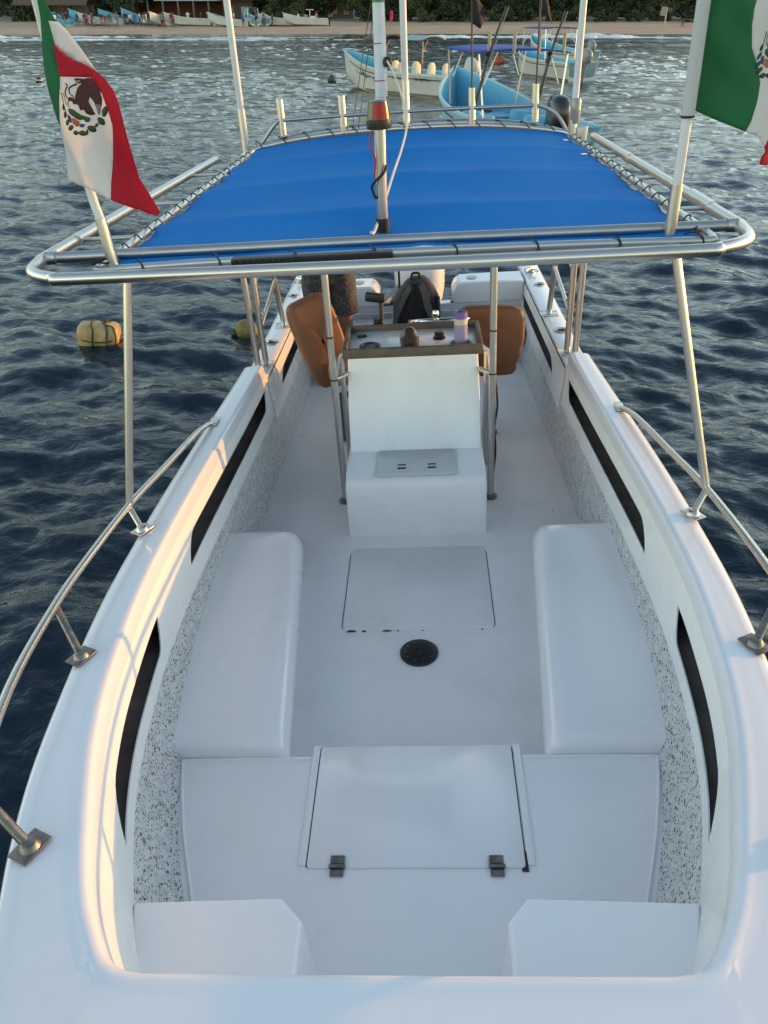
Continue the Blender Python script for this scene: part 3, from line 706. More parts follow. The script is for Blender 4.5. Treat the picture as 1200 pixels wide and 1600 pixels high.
# ---- canopy frame
CF = []
loop = [(1.168, 5.50, 1.765), (1.205, 4.4, 1.765), (1.238, 3.22, 1.765), (1.240, 3.02, 1.765), (1.20, 2.85, 1.765), (1.08, 2.755, 1.765), (.95, 2.735, 1.765), (-.06, 2.742, 1.765), (-1.12, 2.762, 1.765), (-1.25, 2.785, 1.765), (-1.36, 2.875, 1.765), (-1.395, 3.02, 1.765), (-1.392, 3.2, 1.765), (-1.31, 4.4, 1.765), (-1.235, 5.42, 1.765)]
g = G(); g.tube(crom(loop, 7), .0225, 14); frame = g.build('canopy_frame', STEEL, boat)
g = G(); g.tube([(-1.355, 3.075, 1.766), (-.06, 3.075, 1.769), (1.195, 3.055, 1.766)], .0215, 14); g.build('cross_tube', STEEL2, frame)
g = G()
for x, y in ((-1.368, 3.075), (1.216, 3.06)): g = G(); g.tube([(x-.02, y, 1.766), (x+.02, y, 1.766)], .0262, 14); g.build('tube_collar', STEEL, frame)
for (a, b, c) in ((1.236, 3.35, 3.62), (1.195, 4.6, 4.66), (-1.375, 3.35, 3.40)): g = G(); g.tube([(a, b, 1.765), (a-.01*abs(c-b), c, 1.765)], .0262, 14); g.build('tube_collar', STEEL, frame)
# canvas frame: thin perimeter tube, arched far end
NEARY, FARY = 2.94, 5.72
def side_x(y, s): return (-1.135+.085*(y-NEARY)/(FARY-NEARY)) if s < 0 else (1.115-.055*(y-NEARY)/(FARY-NEARY))
def crown(x, y):
    t = (y-NEARY)/(FARY-NEARY); u = min(1, abs(x+.02)/1.1); return 1.755+(.012+.075*t)*(1-u**2.6)
g = G()
per = [(side_x(y, -1), y, 1.752) for y in np.linspace(FARY-.12, NEARY, 8)]+[(x, NEARY-.012, crown(x, NEARY)-.008) for x in np.linspace(-1.08, 1.06, 8)]+[(side_x(y, 1), y, 1.752) for y in np.linspace(NEARY, FARY-.12, 8)]
per += [(x, FARY+.035-.06*(abs(x)/1.06)**6, crown(x, FARY)+.004) for x in np.linspace(1.03, -1.03, 12)]
g.tube(crom(per, 3, closed=True), .017, 10, closed=True); g.build('canvas_rim', STEEL, frame)
g = G(); g.tube([(x, FARY+.075-.05*(abs(x)/1.06)**6, crown(x, FARY)+.018-.03*(abs(x)/1.05)**4) for x in np.linspace(-1.05, 1.05, 20)], .027, 12); g.build('far_tube', STEEL2, frame)
for s in (-1, 1):
    for y in (3.4, 4.1, 4.9):
        g = G(); xa = side_x(y, s); xb = np.interp(y, [3.2, 5.42], [-1.392, -1.235]) if s < 0 else np.interp(y, [3.2, 5.5], [1.238, 1.168])
        g.box(((xa+xb)/2, y, 1.757), (abs(xb-xa), .035, .012), bev=.003); g.build('rim_bracket', STEEL2, frame)
BOWS = [3.62, 4.32, 5.02]
for y in BOWS:
    g = G(); g.tube([(x, y, crown(x, y)-.022) for x in np.linspace(side_x(y, -1), side_x(y, 1), 14)], .013, 8); g.build('canopy_bow', STEEL, frame)
# flat bar with the black light bar under the front edge
g = G(); g.box((-.02, 2.905, 1.742), (2.0, .05, .014), bev=.003); g.build('front_plate', STEEL2, frame)
g = G(); g.box((-.325, 2.905, 1.762), (.59, .05, .024), bev=.004)
for x in np.linspace(-.6, -.05, 24): g.box((x, 2.879, 1.762), (.005, .006, .020))
g.build('light_bar', BLACK, frame)
# canvas
g = G(); rr = []; NY = 64
for i in range(NY+1):
    y = NEARY+.03+(FARY-.05-NEARY)*i/NY; r_ = []
    xa, xb = side_x(y, -1)+.035, side_x(y, 1)-.035
    ks = [NEARY]+BOWS+[FARY]
    for a, b in zip(ks[:-1], ks[1:]):
        if a <= y <= b: ph = (y-a)/(b-a)
    for k in range(49):
        t = k/48; x = xa+(xb-xa)*t; u = 2*t-1
        sag = .030*math.sin(math.pi*ph)**.8*(1-.55*abs(u)**2)
        edge = .006*math.sin(26*y)*max(0, abs(u)-.8)/.2
        wr = .0025*math.sin(x*5+y*9)+.0018*math.sin(x*13-y*4)
        r_.append(Vector((x+.005*math.sin(y*math.pi/.145)*(abs(u) > .98)*u, y, crown(x, y)+.002-sag-edge*.6+wr+.005*math.exp(-((x-.09)/.02)**2))))
    rr.append(r_)
g.grid(rr); cv = g.build('canopy_canvas', CANVAS, boat, angle=80)
md = cv.modifiers.new('thickness', 'SOLIDIFY'); md.thickness = .002
# lacing: one cord loop at each eyelet
g = G()
def lace(p, q, side):
    p, q = Vector(p), Vector(q); up = Vector((0, 0, .022))
    g.tube(crom([p, (p*.4+q*.6)+up*.9, q+up*.6+(q-p)*.12, q+(q-p)*.25-up*.5], 4), .0034, 5)
for s in (-1, 1):
    for y in np.arange(NEARY+.08, FARY-.1, .145):
        xe = side_x(y, s); lace((xe-s*.045, y, crown(xe-s*.045, y)+.004), (xe, y+.05, 1.755), s)
for x in np.arange(-1.0, 1.05, .29): lace((x, NEARY+.05, crown(x, NEARY)+.003), (x+.035, NEARY-.02, crown(x, NEARY)-.006), 0)
for x in np.arange(-1.0, 1.05, .16):
    lace((x+.03, FARY-.035, crown(x, FARY)+.004), (x-.02, FARY+.05, crown(x, FARY)+.02), 0)
g.tube(crom([(-1.09, 2.93, 1.77), (-1.14, 2.90, 1.785), (-1.20, 2.93, 1.775), (-1.17, 2.97, 1.77), (-1.10, 2.95, 1.785), (-1.15, 2.92, 1.77)], 5), .004, 5)
lc = g.build('canvas_lacing', RUBBER, cv); lc['kind'] = 'stuff'
g = G()
for s in (-1, 1):
    for y in np.arange(NEARY+.08, FARY-.1, .145):
        xe = side_x(y, s)-s*.045; g.lathe([(.007, 0), (.007, .002), (.003, .003)], (xe, y, crown(xe, y)+.003), 8)
ey = g.build('eyelet', CHROME, cv); ey['kind'] = 'stuff'
# raised rail and rod holders at the far end
g = G(); g.tube(crom([(-1.03, 5.74, 1.765), (-.97, 5.75, 1.82), (-.87, 5.75, 1.92), (-.78, 5.75, 1.937), (0, 5.75, 1.945), (.74, 5.75, 1.937), (.86, 5.75, 1.93), (.97, 5.75, 1.87), (1.04, 5.74, 1.77)], 6), .0125, 10)
g.build('rod_rail', STEEL2, frame)
for x in (-.835, -.428, .42, .828):
    g = G(); y = 5.76
    g.lathe([(.0235, 1.84), (.0235, 2.058), (.0205, 2.058), (.0205, 1.9)], (x, y, 0), 16); g.build('rod_holder', STEEL, frame)
# red side light on its stub mast
nm = G(); nm.tube([(-.081, 3.32, 1.745), (-.079, 3.315, 1.90), (-.072, 3.305, 2.135)], .0225, 16)
navm = nm.build('light_mast', STEEL, boat)
g = G(); g.tube([(-.0812, 3.32, 1.73), (-.0805, 3.318, 1.80)], .027, 16); g.build('mast_boot', RUBBER, navm)
g = G(); g.lathe([(.046, 2.128), (.048, 2.132), (.048, 2.158), (.044, 2.162)], (-.074, 3.303, 0), 28); g.lathe([(.037, 2.216), (.036, 2.222), (.02, 2.226), (0, 2.227)], (-.074, 3.303, 0), 28); g.build('light_housing', mat('chromed_brown_housing', (.05, .045, .042), .3, .5), navm)
g = G(); n_ = 28; rr = []
def arc_lens(a0, a1, name, m):
    g = G(); rr = []
    for z, r_ in ((2.160, .0445), (2.18, .0425), (2.217, .0375)): rr.append([Vector((-.074+r_*math.cos(R(a)), 3.303+r_*math.sin(R(a)), z)) for a in np.linspace(a0, a1, 16)])
    g.grid(rr); g.build(name, m, navm)
arc_lens(245, 330, 'red_lens', REDLENS); arc_lens(-30, 245, 'lens_shield', mat('smoked_lens', (.06, .06, .065), .2, 0))
g = G(); g.tube(crom([(-.105, 3.30, 2.12), (-.112, 3.29, 2.07), (-.095, 3.29, 2.02), (-.105, 3.295, 1.96)], 5), .0035, 6); g.build('red_wire', mat('red_wire_sheath', (.4, .02, .02), .5), navm)
g = G(); g.tube(crom([(-.053, 3.29, 2.0), (-.065, 3.275, 1.975), (-.10, 3.28, 1.945), (-.115, 3.30, 1.92), (-.105, 3.3, 1.885), (-.095, 3.305, 1.88)], 6), .0055, 6); g.build('cable_tie', RUBBER, navm)
# pulley mast: white pole on a swivel at the far rail, with its rope
pm = G(); pm.tube([(-.165, 5.74, 2.04), (-.160, 5.74, 2.25), (-.150, 5.73, 2.75), (-.143, 5.72, 3.3)], [.040, .040, .036, .034], 16); pole = pm.build('swivel_pole', PVC, boat)
g = G()
for z in (2.60,): g.tube([(-.1515, 5.731, z), (-.1512, 5.731, z+.025)], .0385, 16)
g.build('blue_band', mat('blue_tape', (.02, .06, .2), .4), pole)
g = G(); g.tube([(-.1525, 5.731, 2.553), (-.152, 5.731, 2.578)], .0385, 16); g.build('green_band', mat('green_tape', (.02, .18, .07), .4), pole)
g = G(); g.tube([(-.160, 5.74, 2.335), (-.160, 5.74, 2.341)], .0415, 16); g.tube([(-.166, 5.74, 2.13), (-.166, 5.74, 2.136)], .0425, 16); g.build('red_band', mat('red_tape', (.3, .03, .05), .4), pole)
g = G(); g.box((-.172, 5.74, 2.015), (.07, .05, .06), bev=.01); g.tube([(-.21, 5.74, 2.0), (-.13, 5.74, 2.0)], .012, 8); g.tube([(-.172, 5.74, 1.99), (-.172, 5.74, 1.955)], .016, 10)
g.tube(crom([(-.205, 5.74, 1.99), (-.215, 5.73, 1.95), (-.21, 5.73, 1.90)], 5), .008, 6); g.tube([(-.172, 5.745, 1.86), (-.172, 5.745, 1.94)], .03, 12); g.build('swivel_bracket', STEEL2, pole)
g = G(); g.lathe([(.02, -.02), (.03, -.01), (.03, .01), (.02, .02), (0, .02)], (-.115, 5.71, 2.235), 14, Matrix.Rotation(R(90), 3, 'X')); g.build('pulley_block', BLACK, pole)
g = G(); g.tube(crom([(-.115, 5.68, 2.24), (-.075, 5.6, 2.17), (-.015, 5.4, 2.02), (.0, 5.1, 1.93), (-.02, 4.6, 1.885), (-.05, 4.0, 1.86), (-.09, 3.45, 1.80), (-.11, 3.2, 1.775), (-.115, 3.08, 1.80)], 8), .006, 8); g.build('halyard', ROPE, pole)
# white spreader poles in steel sockets
for (bx, by, bz, tx, tz, zc) in ((-1.085, 5.70, 1.74, -1.075, 3.1, 2.02), (-.012, 5.76, 1.85, .0, 3.1, 2.12), (1.068, 5.70, 1.74, 1.10, 3.1, 1.93)):
    g = G(); dx = (tx-bx)/(tz-bz); f_ = lambda z: (bx+dx*(z-bz), by, z)
    g.tube([f_(bz+.1), f_(tz)], .0215, 14); o = g.build('spreader_pole', PVC, boat)
    g = G(); g.tube([f_(bz), f_(zc)], .0255, 14); g.box((bx, by, bz+.01), (.07, .06, .012), bev=.002); g.build('pole_socket', STEEL, o)
g = G(); g.lathe([(.028, 1.82), (.034, 1.86), (.036, 1.95), (.03, 1.97)], (1.078, 5.70, 0), 14); g.build('plastic_bottle_guard', mat('clear_plastic', (.22, .23, .23), .15, coat=.4), boat)
g = G(); g.lathe([(.0, 1.70), (.03, 1.705), (.042, 1.72), (.048, 1.80), (.046, 1.80), (.04, 1.725)], (1.125, 5.72, 0), 16); g.build('bailer_cup', WPLAST, boat)
# outboard on the transom
def outboard(name, parent, M, col, col2, tilt=0, label=None):
    T = M @ Matrix.Rotation(tilt, 4, 'X')
    g = G(); rr = []; n = 20
    for z, w, l, dy in [(.0, .13, .20, 0), (.02, .165, .25, 0), (.10, .18, .28, .01), (.28, .185, .29, .02), (.42, .17, .27, .01), (.50, .13, .22, -.01), (.535, .06, .12, -.03), (.54, .005, .01, -.03)]:
        rr.append([T @ Vector((w*math.copysign(abs(math.cos(a))**.7, math.cos(a)), dy+l*math.copysign(abs(math.sin(a))**.7, math.sin(a)), z)) for a in [2*math.pi*k/n for k in range(n)]])
    g.grid(rr, closed=True); g.add(rr[0], [tuple(range(n))]); o = g.build(name, col, parent, angle=45)
    g = G(); g.grid([[T @ Vector((w*math.cos(a), dy+l*math.sin(a), z)) for a in [2*math.pi*k/12 for k in range(12)]] for z, w, l, dy in [(.0, .10, .16, 0), (-.2, .07, .12, 0), (-.5, .045, .10, .02), (-.72, .04, .09, .02), (-.74, .10, .16, .03), (-.755, .10, .16, .03), (-.76, .035, .09, .03), (-.9, .03, .10, .03), (-1.05, .01, .07, .03)]], closed=True)
    g.lathe([(.0, -.16), (.045, -.12), (.055, 0), (.045, .12), (.02, .22)], T @ Vector((0, .03, -.86)), 12, (T.to_3x3() @ Matrix.Rotation(R(-90), 3, 'X')))
    g.build('engine_leg', col2, o)
    g = G(); g.box(T @ Vector((0, -.20, -.13)), (.22, .14, .26), T.to_3x3().normalized(), bev=.02); g.build('clamp_bracket', col2, o)
    return o
OBW = mat('white_engine_paint', (.74, .74, .73), .25, coat=.3); OBG = mat('grey_engine_paint', (.20, .21, .23), .35); OBK = mat('black_engine_paint', (.012, .012, .014), .3, coat=.3)
ob = outboard('outboard_motor', boat, Matrix.Translation((.03, 7.42, .20)) @ Matrix.Scale(1.3, 4), OBW, OBW)
g = G(); g.box((-.02, 7.055, .44), (.17, .02, .045), bev=.008); g.box((-.05, 7.055, .34), (.07, .02, .03), bev=.008); g.build('vent_grille', BLACK, ob)
g = G(); g.tube(crom([(-.15, 7.1, .40), (-.22, 7.0, .36), (-.32, 6.85, .30), (-.42, 6.75, .26)], 6), .028, 10); g.build('rigging_hose', mat('grey_hose', (.22, .23, .24), .5), ob)

# =================================================================== THINGS ON THE BOAT
# ---- flags
CG = mat('flag_green', (.018, .17, .065), .75, trans=.35, var=.06, vscale=9); CW = mat('flag_white', (.78, .76, .75), .75, trans=.5, var=.03, vscale=9)
CR = mat('flag_red', (.52, .006, .03), .75, trans=.38, var=.06, vscale=9); CB = mat('flag_brown_print', (.085, .026, .020), .8, trans=.15, var=.15, vscale=60)
CK = mat('flag_dark_print', (.02, .02, .022), .8); CL = mat('flag_leaf_print', (.035, .085, .03), .8, var=.2, vscale=80); CO = mat('flag_orange_print', (.35, .10, .03), .8); CU = mat('flag_blue_print', (.03, .06, .22), .8)
CY = mat('flag_gold_print', (.30, .17, .04), .8)
LFLAG={'white': [(-1.1, 2.382), (-1.006, 2.373), (-0.975, 2.323), (-0.966, 2.274), (-0.963, 2.23), (-0.98, 2.169), (-1.01, 2.053), (-1.021, 1.994), (-1.097, 2.025), (-1.139, 2.042), (-1.169, 2.062), (-1.168, 2.097), (-1.163, 2.178), (-1.162, 2.215), (-1.151, 2.256), (-1.127, 2.31), (-1.108, 2.352)], 'red': [(-1.103, 2.479), (-1.087, 2.455), (-1.052, 2.427), (-1.02, 2.413), (-0.983, 2.39), (-0.952, 2.367), (-0.927, 2.331), (-0.917, 2.293), (-0.914, 2.244), (-0.914, 2.188), (-0.914, 2.119), (-0.912, 2.057), (-0.88, 1.999), (-0.85, 1.945), (-0.867, 1.933), (-0.9, 1.935), (-0.955, 1.959), (-1.021, 1.994), (-1.01, 2.053), (-0.98, 2.169), (-0.963, 2.23), (-0.966, 2.274), (-0.975, 2.323), (-1.006, 2.373), (-1.1, 2.382), (-1.103, 2.43)], 'green': [(-1.115, 2.671), (-1.103, 2.623), (-1.099, 2.58), (-1.088, 2.545), (-1.079, 2.535), (-1.108, 2.539), (-1.103, 2.479), (-1.103, 2.43), (-1.1, 2.382), (-1.108, 2.352), (-1.127, 2.31), (-1.151, 2.256), (-1.162, 2.215), (-1.169, 2.257), (-1.167, 2.328), (-1.162, 2.387), (-1.15, 2.459), (-1.132, 2.548), (-1.124, 2.625)], 'white_back': [(-1.108, 2.539), (-1.079, 2.535), (-1.059, 2.511), (-1.03, 2.465), (-0.99, 2.396), (-0.983, 2.39), (-1.02, 2.413), (-1.052, 2.427), (-1.087, 2.455), (-1.103, 2.479)]}
RFLAG={'green': [(1.005, 2.524), (1.143, 2.516), (1.147, 2.465), (1.142, 2.44), (1.145, 2.401), (1.162, 2.334), (1.197, 2.273), (1.207, 2.231), (1.204, 2.17), (1.195, 2.117), (1.182, 2.088), (1.096, 2.122), (1.006, 2.161), (1.006, 2.329)], 'white': [(1.143, 2.516), (1.285, 2.508), (1.305, 2.37), (1.351, 2.255), (1.346, 2.138), (1.281, 2.068), (1.262, 2.034), (1.234, 2.066), (1.182, 2.088), (1.195, 2.117), (1.204, 2.17), (1.207, 2.231), (1.197, 2.273), (1.162, 2.334), (1.145, 2.401), (1.142, 2.44), (1.147, 2.465)], 'red': [(1.285, 2.508), (1.424, 2.491), (1.478, 2.316), (1.492, 2.178), (1.455, 2.074), (1.385, 2.007), (1.285, 1.972), (1.256, 1.978), (1.257, 2.001), (1.27, 2.018), (1.262, 2.034), (1.281, 2.068), (1.346, 2.138), (1.351, 2.255), (1.305, 2.37)]}
EMBLEM={'eagle': [(-1.029, 2.37), (-1.011, 2.373), (-1.003, 2.369), (-0.99, 2.355), (-0.981, 2.336), (-0.978, 2.312), (-0.983, 2.294), (-0.996, 2.269), (-1.002, 2.261), (-1.005, 2.279), (-1.008, 2.299), (-1.014, 2.311), (-1.019, 2.317), (-1.026, 2.304), (-1.02, 2.288), (-1.013, 2.264), (-1.029, 2.263), (-1.041, 2.269), (-1.046, 2.281), (-1.058, 2.28), (-1.059, 2.294), (-1.068, 2.302), (-1.066, 2.317), (-1.059, 2.332), (-1.051, 2.347), (-1.037, 2.358)], 'head': [(-1.059, 2.372), (-1.048, 2.374), (-1.029, 2.371), (-1.029, 2.363), (-1.044, 2.357), (-1.051, 2.361), (-1.055, 2.368)], 'claw': [(-1.067, 2.313), (-1.066, 2.3), (-1.075, 2.299), (-1.077, 2.308), (-1.09, 2.311), (-1.09, 2.319), (-1.078, 2.322), (-1.07, 2.316)], 'cactus': [(-1.101, 2.284), (-1.094, 2.288), (-1.083, 2.286), (-1.074, 2.279), (-1.067, 2.273), (-1.057, 2.266), (-1.047, 2.262), (-1.039, 2.258), (-1.031, 2.256), (-1.036, 2.244), (-1.048, 2.243), (-1.054, 2.252), (-1.07, 2.251), (-1.082, 2.258), (-1.095, 2.268), (-1.101, 2.275)], 'orange': [(-1.096, 2.26), (-1.085, 2.256), (-1.07, 2.246), (-1.076, 2.232), (-1.089, 2.232), (-1.099, 2.241)], 'blue1': [(-1.108, 2.269), (-1.1, 2.265), (-1.099, 2.255), (-1.102, 2.243), (-1.11, 2.245), (-1.113, 2.256)], 'blue2': [(-1.071, 2.24), (-1.052, 2.237), (-1.061, 2.228), (-1.074, 2.229)], 'beak': [(-1.055, 2.367), (-1.041, 2.368), (-1.038, 2.363), (-1.05, 2.36)]}
EM_STRIPS={'snake': ([(-1.05, 2.357), (-1.067, 2.353), (-1.078, 2.345), (-1.078, 2.331), (-1.07, 2.323), (-1.071, 2.314)], 0.005), 'snake2': ([(-1.086, 2.362), (-1.082, 2.354), (-1.092, 2.34), (-1.094, 2.324), (-1.086, 2.315), (-1.094, 2.303), (-1.093, 2.29)], 0.0042), 'arc': ([(-1.108, 2.337), (-1.11, 2.314), (-1.112, 2.293), (-1.113, 2.269), (-1.11, 2.254)], 0.0025), 'arc2': ([(-1.1, 2.334), (-1.101, 2.313), (-1.1, 2.296)], 0.0021)}
EM_LEAVES=[[(-0.971, 2.287), (-0.968, 2.284), (-0.966, 2.278), (-0.967, 2.27), (-0.973, 2.263), (-0.979, 2.258), (-0.984, 2.257), (-0.988, 2.26), (-0.989, 2.266), (-0.988, 2.274), (-0.982, 2.281), (-0.976, 2.286)], [(-1.007, 2.254), (-1.002, 2.255), (-0.995, 2.253), (-0.989, 2.248), (-0.987, 2.241), (-0.988, 2.235), (-0.991, 2.231), (-0.996, 2.23), (-1.003, 2.232), (-1.009, 2.237), (-1.01, 2.244), (-1.01, 2.251)], [(-1.047, 2.23), (-1.043, 2.232), (-1.035, 2.232), (-1.027, 2.23), (-1.023, 2.224), (-1.021, 2.218), (-1.022, 2.214), (-1.027, 2.211), (-1.034, 2.211), (-1.043, 2.214), (-1.047, 2.22), (-1.049, 2.226)], [(-1.087, 2.212), (-1.084, 2.215), (-1.077, 2.217), (-1.068, 2.219), (-1.061, 2.215), (-1.056, 2.211), (-1.055, 2.208), (-1.058, 2.204), (-1.065, 2.202), (-1.074, 2.201), (-1.082, 2.204), (-1.087, 2.208)], [(-1.086, 2.212), (-1.088, 2.209), (-1.093, 2.206), (-1.1, 2.203), (-1.106, 2.205), (-1.11, 2.207), (-1.112, 2.21), (-1.11, 2.213), (-1.105, 2.217), (-1.098, 2.219), (-1.092, 2.218), (-1.088, 2.215)], [(-1.101, 2.235), (-1.101, 2.231), (-1.104, 2.226), (-1.11, 2.221), (-1.118, 2.218), (-1.124, 2.218), (-1.127, 2.219), (-1.127, 2.223), (-1.124, 2.228), (-1.118, 2.233), (-1.11, 2.236), (-1.104, 2.236)], [(-1.112, 2.255), (-1.111, 2.252), (-1.112, 2.247), (-1.115, 2.241), (-1.121, 2.237), (-1.126, 2.234), (-1.13, 2.234), (-1.131, 2.236), (-1.13, 2.241), (-1.127, 2.247), (-1.121, 2.252), (-1.116, 2.254)], [(-1.115, 2.279), (-1.114, 2.277), (-1.113, 2.273), (-1.115, 2.267), (-1.119, 2.261), (-1.123, 2.258), (-1.126, 2.256), (-1.127, 2.258), (-1.128, 2.263), (-1.126, 2.269), (-1.122, 2.274), (-1.118, 2.278)], [(-1.114, 2.302), (-1.112, 2.3), (-1.112, 2.296), (-1.112, 2.291), (-1.115, 2.285), (-1.118, 2.282), (-1.12, 2.281), (-1.122, 2.282), (-1.122, 2.286), (-1.122, 2.291), (-1.119, 2.297), (-1.116, 2.3)], [(-0.984, 2.264), (-0.982, 2.263), (-0.98, 2.261), (-0.979, 2.259), (-0.981, 2.257), (-0.983, 2.256), (-0.986, 2.255), (-0.989, 2.256), (-0.991, 2.258), (-0.992, 2.26), (-0.99, 2.262), (-0.987, 2.263)], [(-1.011, 2.238), (-1.01, 2.236), (-1.011, 2.233), (-1.013, 2.229), (-1.017, 2.226), (-1.021, 2.225), (-1.023, 2.225), (-1.024, 2.227), (-1.023, 2.231), (-1.021, 2.234), (-1.017, 2.237), (-1.013, 2.238)], [(-1.049, 2.222), (-1.048, 2.221), (-1.048, 2.217), (-1.049, 2.212), (-1.052, 2.207), (-1.055, 2.204), (-1.058, 2.203), (-1.059, 2.205), (-1.059, 2.209), (-1.058, 2.214), (-1.055, 2.218), (-1.051, 2.221)]]
def cdt_mesh(poly, step):
    P = [Vector(p) for p in poly]; n = len(P); pts = []
    for i in range(n):                       # refine the outline
        a, b = P[i], P[(i+1) % n]; k = max(1, int((b-a).length/step))
        pts += [a+(b-a)*j/k for j in range(k)]
    m_ = len(pts); x0 = min(p.x for p in P); x1 = max(p.x for p in P); z0 = min(p.y for p in P); z1 = max(p.y for p in P)
    def ins(x, z):
        c = False
        for i in range(m_):
            a, b = pts[i], pts[(i+1) % m_]
            if (a.y > z) != (b.y > z) and x < (b.x-a.x)*(z-a.y)/(b.y-a.y)+a.x: c = not c
        return c
    ex = []
    x = x0+step*.5
    while x < x1:
        z = z0+step*.5
        while z < z1:
            if ins(x, z) and min((Vector((x, z))-q).length for q in pts) > step*.45: ex.append(Vector((x, z)))
            z += step
        x += step
    r = delaunay_2d_cdt(pts+ex, [(i, (i+1) % m_) for i in range(m_)], [list(range(m_))], 1, 1e-5)
    return r[0], r[2]
def cloth(name, poly, m, parent, depth, step=.012, off=0.0, org=(0, 0, 0)):
    v, f = cdt_mesh(poly, step)
    vs = [(p.x-org[0], depth(p.x, p.y)+off-org[1], p.y-org[2]) for p in v]
    me = bpy.data.meshes.new(name); me.from_pydata(vs, [], [tuple(q) for q in f])
    bm = bmesh.new(); bm.from_mesh(me); bmesh.ops.recalc_face_normals(bm, faces=bm.faces)
    if sum(q.normal.y for q in bm.faces) > 0: bmesh.ops.reverse_faces(bm, faces=bm.faces)
    bm.to_mesh(me); bm.free()
    o = link(name, me, m, parent, True, 80)
    md = o.modifiers.new('thickness', 'SOLIDIFY'); md.thickness = .0008; md.offset = 0
    return o
def emblem(parent, depth, org, tf=lambda p: p, off=-.0012):
    e = bpy.data.objects.new('emblem', None)
    g = cloth('emblem', [tf(p) for p in EMBLEM['eagle']], CB, parent, depth, .012, off, org)
    for k, m in (('head', CB), ('claw', CB), ('cactus', CL), ('orange', CO), ('blue1', CU), ('blue2', CU)): cloth({'head': 'eagle_head', 'claw': 'eagle_claw', 'cactus': 'cactus_print', 'orange': 'shield_print', 'blue1': 'water_print', 'blue2': 'water_print'}[k], [tf(p) for p in EMBLEM[k]], m, g, depth, .012, off*1.3, org)
    cloth('beak_print', [tf(p) for p in EMBLEM['beak']], CY, g, depth, .012, off*1.7, org)
    for k, (pl, wd) in EM_STRIPS.items():
        C = crom([(a, b, 0) for a, b in pl], 4); L = []; Rr = []
        for i, p in enumerate(C):
            t = (C[min(i+1, len(C)-1)]-C[max(i-1, 0)]).normalized(); nr = Vector((-t.y, t.x, 0))*wd/2*(1-.5*(i/len(C)))
            L.append((p.x+nr.x, p.y+nr.y)); Rr.append((p.x-nr.x, p.y-nr.y))
        cloth('snake_print', [tf(p) for p in L+Rr[::-1]], CK, g, depth, .02, off*1.5, org)
    for i, p in enumerate(EM_LEAVES):
        cx = sum(a for a, b in p)/len(p); cz = sum(b for a, b in p)/len(p)
        cloth('leaf_outline', [tf(q) for q in p], CK, g, depth, .02, off*1.2, org)
        cloth('laurel_leaf', [tf((cx+(a-cx)*.72, cz+(b-cz)*.72)) for a, b in p], CL, g, depth, .02, off*1.9, org)
    # feather cuts in the wing
    for a in range(5):
        x = -1.0035+.0032*a; z = 2.296-.001*a
        cloth('feather_print', [tf(q) for q in ((x, z), (x+.0009, z), (x+.0004, z-.030), (x-.0004, z-.030))], CW, g, depth, .02, off*1.8, org)
LO = (-1.079, 2.95, 1.72)
lf = empty('flag', 'folded green white and red flag with full eagle emblem, left front canopy corner', 'flag', on_boat(LO), 'flags at the canopy corners')
def ldep(x, z):
    t = (2.55-z)/.6; u = (x+1.12)
    return 2.945-.10*u+.018*math.sin(u*34+z*7)*(.4+.6*t)+.010*math.sin(z*17+x*9)
def ldep_b(x, z): return ldep(x, z)+.012+.05*max(0, x+1.09)
g = G(); g.tube([Vector(p)-Vector(LO) for p in crom([(-1.079, 2.952, 1.70), (-1.090, 2.955, 1.90), (-1.108, 2.970, 2.00), (-1.133, 3.00, 2.21), (-1.146, 3.01, 2.35), (-1.150, 3.01, 2.59), (-1.145, 3.0, 2.80)], 4)], .0165, 12); fp = g.build('flagpole', PVC, lf)
g = G(); g.tube([Vector(p)-Vector(LO) for p in [(-1.0765, 2.952, 1.69), (-1.080, 2.952, 1.745), (-1.0915, 2.956, 1.925)]], .0205, 12); g.build('pole_socket', STEEL, fp)
cloth('green_stripe', LFLAG['green'], CG, lf, ldep_b, .014, 0, LO); cloth('white_fold', LFLAG['white_back'], CW, lf, ldep_b, .014, 0, LO)
cloth('white_stripe', LFLAG['white'], CW, lf, ldep, .014, 0, LO); cloth('red_stripe', LFLAG['red'], CR, lf, ldep, .014, 0, LO)
emblem(lf, ldep, LO)
RO = (.978, 3.0, 1.72)
rf = empty('flag', 'green white and red flag cut off by the picture edge, right front canopy corner', 'flag', on_boat(RO), 'flags at the canopy corners')
def rdep(x, z): u = x-1.0; return 2.995+.10*u+.022*math.sin(u*22+z*6)+.008*math.sin(z*15-x*12)+.006*math.sin((x+z)*40)*max(0, .2-abs(u-.1))*4
g = G(); g.tube([Vector(p)-Vector(RO) for p in [(.978, 3.0, 1.70), (.984, 3.0, 2.1), (.988, 3.0, 2.75)]], .0175, 12); fp = g.build('flagpole', PVC, rf)
g = G(); g.tube([Vector(p)-Vector(RO) for p in [(.977, 3.0, 1.69), (.981, 3.0, 1.93)]], .0215, 12); g.build('pole_socket', STEEL, fp)
g = G(); g.tube([Vector((.9855, 2.998, 2.148))-Vector(RO), Vector((.9885, 2.998, 2.75))-Vector(RO)], .0225, 12); g.build('sleeve', mat('flag_sleeve', (.50, .53, .54), .8, trans=.2), rf)
g = G(); g.tube([Vector((.985, 2.998, 2.140))-Vector(RO), Vector((.985, 2.998, 2.147))-Vector(RO)], .0232, 12); g.build('sleeve_tie', RUBBER, rf)
cloth('green_stripe', RFLAG['green'], CG, rf, rdep, .016, 0, RO); cloth('white_stripe', RFLAG['white'], CW, rf, rdep, .016, 0, RO); cloth('red_stripe', RFLAG['red'], CR, rf, rdep, .016, 0, RO)
